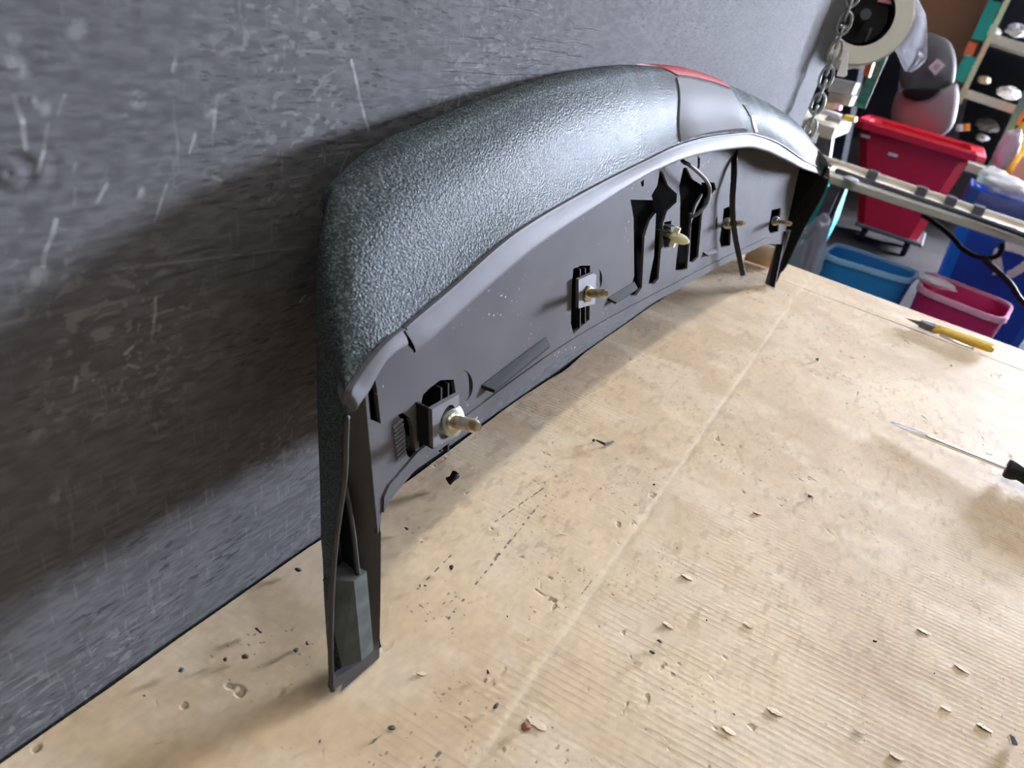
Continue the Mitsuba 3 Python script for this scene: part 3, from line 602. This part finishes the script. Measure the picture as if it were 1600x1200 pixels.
single('wood_splinter', tube([at_z(958, 690, .001), at_z(945, 694, .003), at_z(932, 688, .002)], [.0012, .0016, .0008], 6), 'mat_crumb', 'dark wood splinter on the cardboard below the middle of the spoiler', 'debris')
pq = at_z(1190, 398, .022); single('paper_tube', lathe(pq + np.array([0, .03, 0]), [.15, -1, 0], [(.012, 0), (.022, 0), (.022, .055), (.012, .055)], 28), 'mat_carton', 'brown paper roll behind the far leg of the spoiler', 'paper roll', smooth=30)

# ------------------------------------------------------------------ chain, roll of film
chn = thing('chain', 'galvanized steel chain hanging past the end of the wall', 'chain')
CX = 1.95
ct, cb = at_x(1341, -30, CX), at_x(1252, 240, CX)
ct = cb + (ct - cb) * (20 / 13)
nl = 21
for i in range(nl):
    c = ct + (cb - ct) * (i / (nl - 1)); hl, wd, rr_ = .0185, .0125, .0031
    w_ = np.arange(24) * 2 * np.pi / 24; ax = np.array([math.cos(.12), math.sin(.12), 0]) if i % 2 else np.array([-math.sin(.12), math.cos(.12), 0])
    ring = np.array([c + ax * wd * math.cos(t) + np.array([0, 0, 1.0]) * (hl * math.sin(t) + .004 * np.sign(math.sin(t)) * abs(math.sin(t)) ** .3) for t in w_])
    nrm = np.cross(ax, [0, 0, 1.0]); rows = []
    for j in range(24):
        t_ = ring[(j + 1) % 24] - ring[j - 1]; t_ /= np.linalg.norm(t_); o_ = np.cross(t_, nrm)
        rows.append([ring[j] + rr_ * (math.cos(q) * nrm + math.sin(q) * o_) for q in np.arange(8) * np.pi / 4])
    obj('link', grid(np.array(rows), close_u=True, close_v=True), 'mat_chain', chn, True)
hk = ct + np.array([0, 0, .022])
obj('hook', tube(spline([[CX, WY + .012, hk[2] + .02], [CX, WY - .004, hk[2] + .02], [CX, hk[1], hk[2] + .012], [CX, hk[1] - .012, hk[2] - .004], [CX, hk[1] - .016, hk[2] + .012]], 6), .004, 8), 'mat_chain', chn, True)
def xquad(pts, x, th=.002):
    return prism([at_x(*p, x) for p in pts], [th, 0, 0])
single('paper_tag', xquad([(1321, 79), (1326, 82), (1323, 118), (1318, 121), (1307, 118)], 1.97), 'mat_white', 'long white paper tag hanging beside the chain under the film roll', 'tag')
single('paper_tag', xquad([(1274, 207), (1280, 208), (1274, 225), (1265, 218)], 1.99), 'mat_white', 'small white paper tag near the bottom of the chain', 'tag')
rl = thing('film_roll', 'thick roll of clear plastic film hanging beyond the wall end', 'plastic roll')
RX = 2.15; rc = at_x(1351, 23, RX); rd = np.array([1, .30, -.12]); rd /= np.linalg.norm(rd)
R1, R2 = .108, .066
obj('film', lathe(rc, rd, [(R2, 0), (R1 - .004, 0), (R1, .004), (R1, .20), (R2, .20)], 56), 'mat_roll', rl, 35)
obj('core', lathe(rc, rd, [(R2 - .001, .002), (R2 - .001, .21), (R2 - .008, .21), (R2 - .008, .03), (0, .03)], 40), 'mat_black_plastic', rl, 35)
_, ra, rb_ = frame(rd)
for i, (a, r_, m) in enumerate([(.6, .035, 'mat_dark_steel'), (2.2, .04, 'mat_zinc'), (3.9, .03, 'mat_dark_steel'), (5.2, .045, 'mat_pink_item')]):
    c = rc + rd * .025 + r_ * (math.cos(a) * ra + math.sin(a) * rb_)
    obj('spoke', tube([c, c + .5 * (ra * math.cos(a + 1) + rb_ * math.sin(a + 1)) * .06], .005, 8), m, rl, True)
obj('axle', lathe(rc, rd, [(0, -.012), (.012, -.012), (.012, .3), (0, .3)], 16), 'mat_dark_steel', rl, 35)
obj('bracket', tube([[2.06, WY + .10, rc[2] - .02], [2.3, WY + .10, rc[2] - .03], rc + rd * .27 + np.array([.06, 0, 0]), rc + rd * .27], .010, 8), 'mat_dark_steel', rl, True)
# hanging film: a crumpled sheet that leaves the roll on its right
lf = [(1398, -25), (1402, 5), (1408, 30), (1400, 55), (1392, 68), (1400, 82), (1408, 100), (1414, 112)]
rg = [(1425, -25), (1438, 5), (1447, 25), (1449, 50), (1449, 75), (1448, 90), (1438, 104), (1424, 113)]
rows = []
for i, (a, b_) in enumerate(zip(spline([np.append(q, 0) for q in lf], 5), spline([np.append(q, 0) for q in rg], 5))):
    rows.append([at_x(*((1 - f) * a + f * b_)[:2], RX + .06 + .045 * (meshkit.fbm(np.array([i * .16, f * 3.0, 2.0]), 3, 4) - .5) + .03 * abs(math.sin(f * 5 + i * .12))) for f in np.linspace(0, 1, 22)])
obj('loose_film', grid(np.array(rows)), 'mat_film', rl, True, 'crumpled loose end of clear film')

# ------------------------------------------------------------------ far white table
TX0, TX1, TZ = at_z(1450, 322, -.1)[0], at_z(1450, 301, -.1)[0], -.1
wt = thing('table', 'long white-topped table crossing the aisle beyond the bench', 'table')
yl, yr = at_z(1283, 290, TZ)[1] + .06, -1.6
obj('tabletop', rbox([TX0, yr, TZ - .012], [TX1, yl, TZ], .003), 'mat_bench', wt)
obj('edge_band', rbox([TX0 - .012, yr, TZ - .038], [TX0, yl, TZ - .001], .004), 'mat_bench_edge', wt)
for q in ((TX0 + .05, yl - .1), (TX1 - .1, yl - .1), (TX0 + .05, yr + .05), (TX1 - .1, yr + .05)):
    obj('leg', rbox([q[0], q[1], FZ], [q[0] + .05, q[1] + .05, TZ - .012], .003), 'mat_dark_steel', wt)
def on_table(px, py, z=.0): return at_z(px, py, TZ + z)
mo = thing('trim_moulding', 'long white moulding strip lying along the back of the white table', 'moulding')
p0, p1 = on_table(1280, 246, .03), on_table(1640, 366, .03)
obj('strip', tube([p0, .5 * (p0 + p1), p1], .022, 14, .8), 'mat_cream', mo, True)
for f in (.255, .475, .60, .715):
    c = p0 + (p1 - p0) * f; obj('clip', hull([c + np.array([a, b_, d]) for a in (-.05, .032) for b_ in (-.024, .024) for d in (-.028, .022)]), 'mat_dark_steel', mo)
p0, p1 = on_table(1306, 266, .015), on_table(1640, 382, .015)
single('wiper_strip', tube(spline([p0, p0 + (p1 - p0) * .3, p0 + (p1 - p0) * .6 + np.array([.03, 0, 0]), p1], 5), .012, 8), 'mat_dark_steel', 'thin dark strip in front of the white moulding on the table', 'trim strip', smooth=True)
single('paint_stick', rbox(on_table(1566, 353, .0) - [.03, 0, 0], on_table(1592, 360, .012) + [.03, 0, 0], .003), 'mat_red_dark', 'short reddish stick lying near the right end of the white table', 'stick')
single('paper_scrap', lumpy(on_table(1330, 281, .012), [.03, .035, .014], 3), 'mat_white', 'crumpled white scrap on the left of the white table', 'paper scrap', smooth=True)
single('black_cable', tube(spline([at_x(*q, 4.6) for q in [(1440, 335), (1470, 355), (1492, 375), (1503, 388), (1525, 400), (1548, 403), (1562, 396), (1566, 380)]], 6), .013, 8), 'mat_black_rubber', 'black cable hanging in a loop below the white table', 'cable', smooth=True)
single('black_cable', tube(spline([at_x(*q, 4.2) for q in [(1537, 405), (1560, 425), (1580, 445), (1592, 465), (1606, 480)]], 6), .013, 8), 'mat_black_rubber', 'black cable trailing down over the blue recycling bin', 'cable', smooth=True)

# ------------------------------------------------------------------ tubs in front of the table
def tub(name, label, corners, z, depth, m, mr, slope=.86, rim=.014):
    # corners: four pixels of the rim (clockwise from near left), all at height z
    t = thing(name, label, 'tub'); P = np.array([at_z(*q, z) for q in corners]); c = P.mean(0)
    def rounded(s, zz, rad=.5, n=7):
        out = []
        for i in range(4):
            p, a, b_ = P[i], P[i - 1], P[(i + 1) % 4]
            e0, e1 = p + (a - p) * rad * .5, p + (b_ - p) * rad * .5
            for f in np.linspace(0, 1, n): out.append((1 - f) ** 2 * e0 + 2 * f * (1 - f) * p + f * f * e1)
        o_ = c + (np.array(out) - c) * s; o_[:, 2] = zz; return o_
    outer = [rounded(1 - (1 - slope) * f, z - depth * f) for f in np.linspace(0, 1, 7)]
    inner = [rounded((1 - (1 - slope) * f) * .97, z - depth * f + .006 * f) for f in np.linspace(1, 0, 7)]
    obj('body', cat([grid(np.array(outer + inner), close_v=True), hull(np.vstack([outer[-1], outer[-1] + [0, 0, .006]]))]), m, t, 40)
    obj('rim', grid(np.array([rounded(.965, z - .002), rounded(.97, z + .012), rounded(1.03, z + .014), rounded(1.045, z + .004), rounded(1.045, z - rim), rounded(1.0, z - rim)]), close_v=True), mr, t, 40)
    return t, P
tz = -.45
TB, PBl = tub('plastic_tub', 'open blue plastic tub on the floor beyond the end of the bench', [(1283, 399), (1421, 441), (1436, 427), (1308, 382)], tz, .395, 'mat_blue_tub', 'mat_blue_rim')
TP, PPk = tub('plastic_tub', 'open pink plastic tub on the floor right of the blue one', [(1433, 452), (1568, 505), (1582, 478), (1447, 426)], tz, .395, 'mat_pink_tub', 'mat_pink_rim')
c = PPk.mean(0); single('white_rag', lumpy(np.array([.72 * PPk[0] + .28 * PPk[3] + .16 * (PPk[1] - PPk[0])])[0] + [0, 0, .035], [.045, .09, .022], 6, .3), 'mat_white', 'crumpled white rag over the near edge of the pink tub', 'rag', smooth=True)
single('blue_box', rbox(PBl.mean(0) + [-.07, -.02, -.25], PBl.mean(0) + [.07, .11, -.1], .01), 'mat_recycle_blue', 'blue box lying inside the blue tub', 'box')
single('red_box', rbox(c + [-.05, -.15, -.25], c + [.03, -.06, -.1], .01), 'mat_red_tote', 'red box lying inside the pink tub', 'box')
q = at_x(1262, 395, 3.2)
bt, bc = at_x(1270, 332, 3.7), at_x(1256, 400, 3.7); hb = (bt[2] - FZ) / 2
single('white_bag', lumpy([3.7, bc[1], FZ + hb + .004], [.10, .085, hb], 4, .3), 'mat_film', 'clear plastic bag standing on the floor behind the far end of the spoiler', 'bag', smooth=True)
ta, tb_ = at_x(1268, 285, 4.9), at_x(1317, 297, 4.9); tm = at_x(1300, 352, 4.9)
tq = [ta, tb_, [4.9, tm[1], tm[2]], [4.9, tm[1] + .03, FZ + .002], [4.9, ta[1], FZ + .002]]
single('teal_bin', prism(tq, [.3, 0, 0]), 'mat_teal_bin', 'teal plastic bin behind the far end of the spoiler under the white table', 'bin')

# ------------------------------------------------------------------ red cart
rcart = thing('red_cart', 'large red plastic cart standing behind the white table', 'cart')
CXX = 6.7
yT0, zT = at_x(1346, 180, CXX)[1:]; yT1, zT1 = at_x(1537, 245, CXX)[1:]
zT = .5 * (zT + zT1); yB0, zB = at_x(1335, 350, CXX)[1:]; yB1, _ = at_x(1447, 375, CXX)[1:]; zB = -.70
def cring(y0, y1, x0, x1, z, g=.06):
    return np.array([[x0, y0 - g, z], [x0, y1 + g, z], [x0 + g, y1, z], [x1 - g, y1, z], [x1, y1 + g, z], [x1, y0 - g, z], [x1 - g, y0, z], [x0 + g, y0, z]])
dep = .75
R_ = [cring(yB0, yB1 + .05, CXX + .1, CXX + dep - .1, zB), cring(.6 * yB0 + .4 * yT0, .6 * yB1 + .4 * yT1 + .06, CXX + .06, CXX + dep - .06, .55 * zB + .45 * zT), cring(.6 * yB0 + .4 * yT0 + .012, .6 * yB1 + .4 * yT1 + .048, CXX + .045, CXX + dep - .045, .54 * zB + .46 * zT),
      cring(yT0 - .03, yT1 + .07, CXX + .02, CXX + dep, zT - .10), cring(yT0 - .05, yT1 + .09, CXX + .04, CXX + dep - .02, zT - .01), cring(yB0 - .03, yB1 + .08, CXX + .13, CXX + dep - .13, zB + .03)]
obj('tub', cat([grid(np.array(R_), close_v=True), hull(np.vstack([R_[0], R_[0] + [0, 0, .03]]))]), 'mat_red_tote', rcart, 30)
obj('rim', grid(np.array([cring(yT0 - .05, yT1 + .08, CXX + .03, CXX + dep - .03, zT - .02), cring(yT0, yT1, CXX - .03, CXX + dep, zT), cring(yT0 + .02, yT1 - .02, CXX - .05, CXX + dep + .02, zT - .02), cring(yT0 + .02, yT1 - .02, CXX - .05, CXX + dep + .02, zT - .065), cring(yT0 - .03, yT1 + .07, CXX + .015, CXX + dep, zT - .07)]), close_v=True), 'mat_red_tote', rcart, 30)
for px, py in ((1352, 213), (1395, 242)):
    p = at_x(px, py, CXX + .018); obj('sticker', rbox(p - [.006, .035, .012], p + [.006, .035, .012], .003), 'mat_label', rcart)
for yy in (yB0 - .08, yB1 + .1):
    for xx in (CXX + .2, CXX + .6):
        obj('caster', lathe(np.array([xx, yy - .02, FZ + .065]), [0, 1, 0], [(0, 0), (.06, 0), (.065, .008), (.065, .034), (.06, .042), (0, .042)], 20), 'mat_black_rubber', rcart, 30)
obj('base', rbox([CXX + .08, yB1, zB - .03], [CXX + .66, yB0, zB], .01), 'mat_dark_steel', rcart)

# car seat under a clear cover, standing behind the cart
st_ = thing('covered_seat', 'grey car seat under a clear plastic cover behind the red cart', 'seat')
SX = 7.9
bk = [at_x(*p, SX) for p in [(1412, 150), (1407, 105), (1425, 65), (1452, 50), (1480, 62), (1494, 95), (1490, 130), (1470, 140)]]
c0 = np.mean(bk, 0)
def puffy(poly, d, k=5, bulge=.06):
    ring = spline(np.vstack([poly, poly[:1]]), k)[:-1]; c_ = ring.mean(0); rows = []
    for f, o_ in ((.0, -bulge), (.5, -bulge * .9), (.82, -bulge * .6), (.96, -bulge * .2), (1.0, 0), (1.0, d), (.9, d + .03), (0, d + .03)):
        r_ = c_ + (ring - c_) * f; r_ = r_ + np.array([o_, 0, 0]); rows.append(r_)
    return grid(np.array(rows), close_v=True)
obj('backrest', puffy(np.array(bk), .15), 'mat_grey_cover', st_, 50)
cu = [at_x(*p, SX - .25) for p in [(1398, 150), (1410, 139), (1440, 144), (1472, 139), (1494, 130), (1498, 160), (1490, 195), (1465, 215), (1400, 205), (1392, 180)]]
obj('cushion', puffy(np.array(cu), .3, 5, .08), 'mat_cushion', st_, 50)
fo = [at_x(*p, SX - .36) for p in [(1409, 141), (1425, 138), (1452, 139), (1470, 140), (1452, 154), (1430, 157), (1415, 152)]]
obj('fold', puffy(np.array(fo), .05, 5, .015), 'mat_dark_cloth', st_, 50)
cl = [at_x(*p, SX - .09) for p in [(1450, 105), (1465, 91), (1477, 102), (1461, 118)]]
obj('label', prism(cl, [.01, 0, 0]), 'mat_label', st_, False, 'pale square label on the backrest')
ci = [at_x(*p, SX - .10) for p in [(1457, 105), (1465, 98), (1470, 103), (1462, 111)]]
obj('label', prism(ci, [.006, 0, 0]), 'mat_grey_light', st_)
single('tall_box', prism([at_x(*p, 8.2) for p in [(1330, 60), (1412, 60), (1395, 215), (1290, 215)]], [.3, 0, 0]), 'mat_dark_cloth', 'tall dark box standing left of the grey seat', 'box')
single('backboard', prism([at_x(*p, 9.9) for p in [(1425, -60), (1610, -60), (1560, 40), (1500, 170), (1395, 150)]], [.03, 0, 0]), 'mat_brown_board', 'brown board leaning against the back behind the grey seat', 'board')

# ------------------------------------------------------------------ right-hand shelf rack
rk = thing('shelf_rack', 'green steel shelf rack with beige beams at the upper right', 'shelf rack')
KX = 8.6
def pbar(p0, p1, x, wd, dp, name, m, parent=None, **k):
    a, b_ = at_x(*p0, x), at_x(*p1, x); d = b_ - a; n_ = np.array([0, -d[2], d[1]]); n_ /= np.linalg.norm(n_); w_ = wd / 2
    msh = prism([a + n_ * w_, b_ + n_ * w_, b_ - n_ * w_, a - n_ * w_], [dp, 0, 0])
    return obj(name, msh, m, parent) if parent else single(name, msh, m, **k)
pbar((1593, -40), (1497, 162), KX - .15, .045, .06, 'upright', 'mat_post_wood', rk)
pbar((1632, 90), (1513, 335), KX - .6, .055, .08, 'upright', 'mat_shelf_green', rk)
for q0, q1 in (((1545, 58), (1680, 100)), ((1500, 143), (1660, 196)), ((1480, 250), (1640, 305))):
    pbar(q0, q1, KX, .075, .04, 'beam', 'mat_shelf_beam', rk)
for q0, q1 in (((1545, 58), (1700, 106)), ((1500, 143), (1680, 203)), ((1480, 250), (1680, 318))):
    a, c_ = at_x(*q0, KX), at_x(*q1, KX); obj('shelf', hull([a, c_, a + [.9, 0, 0], c_ + [.9, 0, 0], a - [0, 0, .03], c_ - [0, 0, .03], a + [.9, 0, -.03], c_ + [.9, 0, -.03]]), 'mat_shelf_beam', rk)
obj('back_sheet', prism([at_x(*p, KX + .95) for p in [(1560, -60), (1760, -20), (1640, 330), (1490, 250)]], [.02, 0, 0]), 'mat_dark_cloth', rk)
for p0, p1 in (((1555, 2), (1527, 62)), ((1518, 88), (1496, 126))):
    pbar(p0, p1, KX - .3, .10, .05, 'green_box', 'mat_teal', None, label='green carton strip stacked beside the wooden post' + (', upper one' if p0[1] < 50 else ', lower one'), cat='box')
pbar((1521, 66), (1511, 88), KX - .28, .07, .04, 'red_box', 'mat_orange_red', None, label='red label strip between the two green cartons beside the post', cat='box')
items = [((1550, 48), .07, 'mat_label', 'part_bag', 'pale bag at the left of the upper rack shelf', 'bag'), ((1590, 48), .09, 'mat_grey_light', 'part_bag', 'grey bag at the right of the upper rack shelf', 'bag'),
         ((1538, 125), .05, 'mat_carton', 'part_box', 'small tan carton on the middle rack shelf', 'box'), ((1577, 145), .09, 'mat_label', 'part_bag', 'whitish bag on the middle rack shelf', 'bag'),
         ((1535, 215), .05, 'mat_grey_light', 'part_bag', 'small grey bundle on the lowest rack shelf', 'bag'), ((1543, 196), .09, 'mat_grey_cover', 'part_bag', 'dark grey bundle deep in the lowest rack bay', 'bag')]
for (p, r_, m, nm, lb, ct_) in items:
    c = at_x(*p, KX + .25); single(nm, lumpy(c, [r_, r_ * 1.1, r_ * .6], int(p[0]), .35), m, lb, ct_, smooth=True)
gl = thing('spray_can', 'white can with an orange cap lying behind the red cart', 'can')
a, c_ = at_x(1494, 200, KX + .1), at_x(1505, 199, KX + .1); e_ = at_x(1516, 198, KX + .1)
obj('can', tube([a, .5 * (a + c_), c_], .032, 14), 'mat_label', gl, True); obj('cap', tube([c_, .5 * (c_ + e_), e_], .033, 14), 'mat_orange', gl, True)
pbar((1602, 155), (1588, 195), KX - .2, .07, .06, 'orange_strip', 'mat_orange_red', None, label='orange-red strip at the right edge above the mustard cloth', cat='strip')
single('mustard_cloth', puffy(np.array([at_x(*p, KX - .8) for p in [(1592, 195), (1625, 190), (1612, 290), (1578, 278), (1565, 262), (1575, 240)]]), .06, 5, .04), 'mat_mustard', 'mustard yellow cloth hanging at the right edge above the recycling bin', 'cloth', smooth=40)
single('film_bundle', lumpy(at_x(1573, 235, KX - .95), [.06, .08, .17], 12, .3), 'mat_grey_light', 'crumpled grey film bundle left of the mustard cloth', 'bag', smooth=True)
pbar((1612, 245), (1572, 308), KX - 1.0, .11, .09, 'cardboard_tube', 'mat_carton', None, label='tan cardboard tube leaning behind the recycling bin', cat='tube')
single('box_pile', rbox(at_x(1545, 285, KX - .3), at_x(1575, 262, KX - .3) + [.25, 0, 0], .02), 'mat_grey_light', 'grey box behind the blue recycling bin', 'box')

# ------------------------------------------------------------------ recycling bin
rb2 = thing('recycling_bin', 'blue recycling bin with a white arrow symbol at the right edge', 'recycling bin')
BX = 4.95
bl_t, bl_b = at_x(1497, 330, BX), at_x(1455, 470, BX); zt = at_x(1535, 298, BX)[2]; y0 = at_x(1500, 340, BX)[1]; wB = .62
def bring(y, wd, z, x0, dp): return cring(y, y - wd, x0, x0 + dp, z, .05)
rings = [bring(y0 - .07, wB - .12, FZ + .0, BX + .05, .42), bring(y0 - .03, wB - .05, -.35, BX + .02, .48), bring(y0 - .01, wB - .01, zt - .04, BX, .52), bring(y0 + .015, wB + .03, zt - .04, BX - .015, .55), bring(y0 + .015, wB + .03, zt, BX - .015, .55), bring(y0 - .03, wB - .06, zt, BX + .03, .46), bring(y0 - .05, wB - .1, zt - .3, BX + .06, .4)]
obj('body', grid(np.array(rings), close_v=True), 'mat_recycle_blue', rb2, 30)
obj('liner', grid(np.array([bring(y0 + .02, wB + .04, zt - .11, BX - .02, .56), bring(y0 + .02, wB + .04, zt - .005, BX - .02, .56), bring(y0 - .01, wB - .02, zt + .006, BX + .01, .5), bring(y0 - .03, wB - .06, zt - .06, BX + .03, .46)]), close_v=True), 'mat_navy', rb2, 30)
def on_bin(px, py): return at_x(px, py, BX + .005)
sc_ = on_bin(1580, 406); arrows = []
for k_ in range(3):
    a0 = math.radians(90 + 120 * k_); sq_ = []
    for a in np.linspace(-52, 34, 9):
        t = a0 + math.radians(a); r_ = .072 * (1 - .12 * math.cos(3 * (t - math.pi / 2)))
        sq_.append((r_, t))
    for i in range(8):
        (r0, t0_), (r1, t1_) = sq_[i], sq_[i + 1]
        f = lambda r_, t: sc_ + np.array([-.02, -r_ * math.cos(t), r_ * math.sin(t)])
        arrows.append(prism([f(r0 - .022, t0_), f(r1 - .022, t1_), f(r1 + .022, t1_), f(r0 + .022, t0_)], [.016, 0, 0]))
    t0_ = a0 + math.radians(34); arrows.append(prism([f(.046, t0_), f(.116, t0_), f(.080, t0_ + .45)], [.016, 0, 0]))
obj('recycling_symbol', cat(arrows), 'mat_white', rb2, False, 'white three-arrow recycling symbol')
single('white_trash', cat([lumpy(at_x(1560, 306, BX + .1) + [0, 0, .06], [.1, .13, .055], 2, .4), lumpy(at_x(1545, 296, BX + .15) + [0, 0, .06], [.08, .08, .05], 8, .4), lumpy(at_x(1580, 318, BX + .12) + [0, 0, .06], [.1, .12, .05], 5, .4)]), 'mat_white', 'crumpled white paper heaped on top of the recycling bin', 'trash', smooth=True)

# ------------------------------------------------------------------ small shelf at the end of the wall
sr = thing('small_shelf', 'green rack with a cream shelf board behind the chain', 'shelf')
QX = 4.6
pbar((1388, 62), (1343, 168), QX - .05, .055, .015, 'upright', 'mat_shelf_green', sr)
for i in range(9):
    f = i / 8; p = (1384 - 40 * f, 72 + 92 * f); c = at_x(*p, QX - .055); obj('hole', rbox(c - [.002, .02, .009], c + [.002, .02, .009], .002), 'mat_teal', sr)
bd = [at_x(*p, QX) for p in [(1270, 186), (1335, 205), (1358, 195), (1355, 187)]]
e1, e2, e3 = at_x(1272, 190, QX - .3), at_x(1304, 207, QX - .3), at_x(1353, 191, QX + .25)
zb = at_x(1300, 198, QX - .3)[2]
obj('board', rbox([QX - .3, at_x(1306, 200, QX - .3)[1], zb - .06], [QX + .35, .95, zb], .006), 'mat_cream', sr)
obj('panel', prism([at_x(*p, QX) for p in [(1275, 215), (1300, 218), (1295, 250), (1262, 250)]], [.1, 0, 0]), 'mat_grey_cover', sr)
def qbox(pts, x, d, m, name, label, c_): single(name, prism([at_x(*p, x) for p in pts], [d, 0, 0]), m, label, c_)
qbox([(1326, 82), (1358, 91), (1351, 110), (1322, 103)], QX, .2, 'mat_label', 'parts_carton', 'pale carton with a label behind the long white tag', 'box')
qbox([(1355, 90), (1366, 92), (1357, 121), (1348, 118)], QX - .22, .1, 'mat_orange_red', 'parts_carton', 'orange carton end beside the pale carton at the green rack post', 'box')
qbox([(1300, 122), (1338, 130), (1330, 148), (1293, 143)], QX, .2, 'mat_grey_light', 'parts_bag', 'light grey bag on the green rack behind the chain', 'bag')
qbox([(1296, 145), (1332, 151), (1326, 166), (1292, 158)], QX + .02, .2, 'mat_shelf_beam', 'parts_carton', 'flat olive carton under the light grey bag', 'box')
qbox([(1290, 159), (1306, 162), (1303, 171), (1287, 168)], QX - .02, .15, 'mat_carton', 'parts_carton', 'small tan carton above the cream shelf board', 'box')
qbox([(1305, 160), (1313, 165), (1311, 173), (1302, 168)], QX - .05, .1, 'mat_pink_item', 'pink_packet', 'small pink packet above the cream shelf board', 'packet')
qbox([(1284, 170), (1312, 180), (1310, 186), (1281, 178)], QX - .15, .12, 'mat_white', 'paper_stack', 'white paper stack on the cream shelf board', 'paper')
qbox([(1293, 180), (1315, 187), (1312, 194), (1288, 188)], QX - .2, .12, 'mat_grey_light', 'tool_tray', 'blue-grey tray on the cream shelf board', 'tray')
qbox([(1319, 180), (1336, 184), (1335, 191), (1316, 187)], QX - .1, .12, 'mat_yellow', 'yellow_packet', 'bright yellow packet on the cream shelf board', 'packet')
single('dark_cabinet', prism([at_x(*p, QX + .8) for p in [(1290, 60), (1352, 60), (1305, 300), (1240, 300)]], [.3, 0, 0]), 'mat_dark_cloth', 'dark cabinet behind the small green rack', 'cabinet')
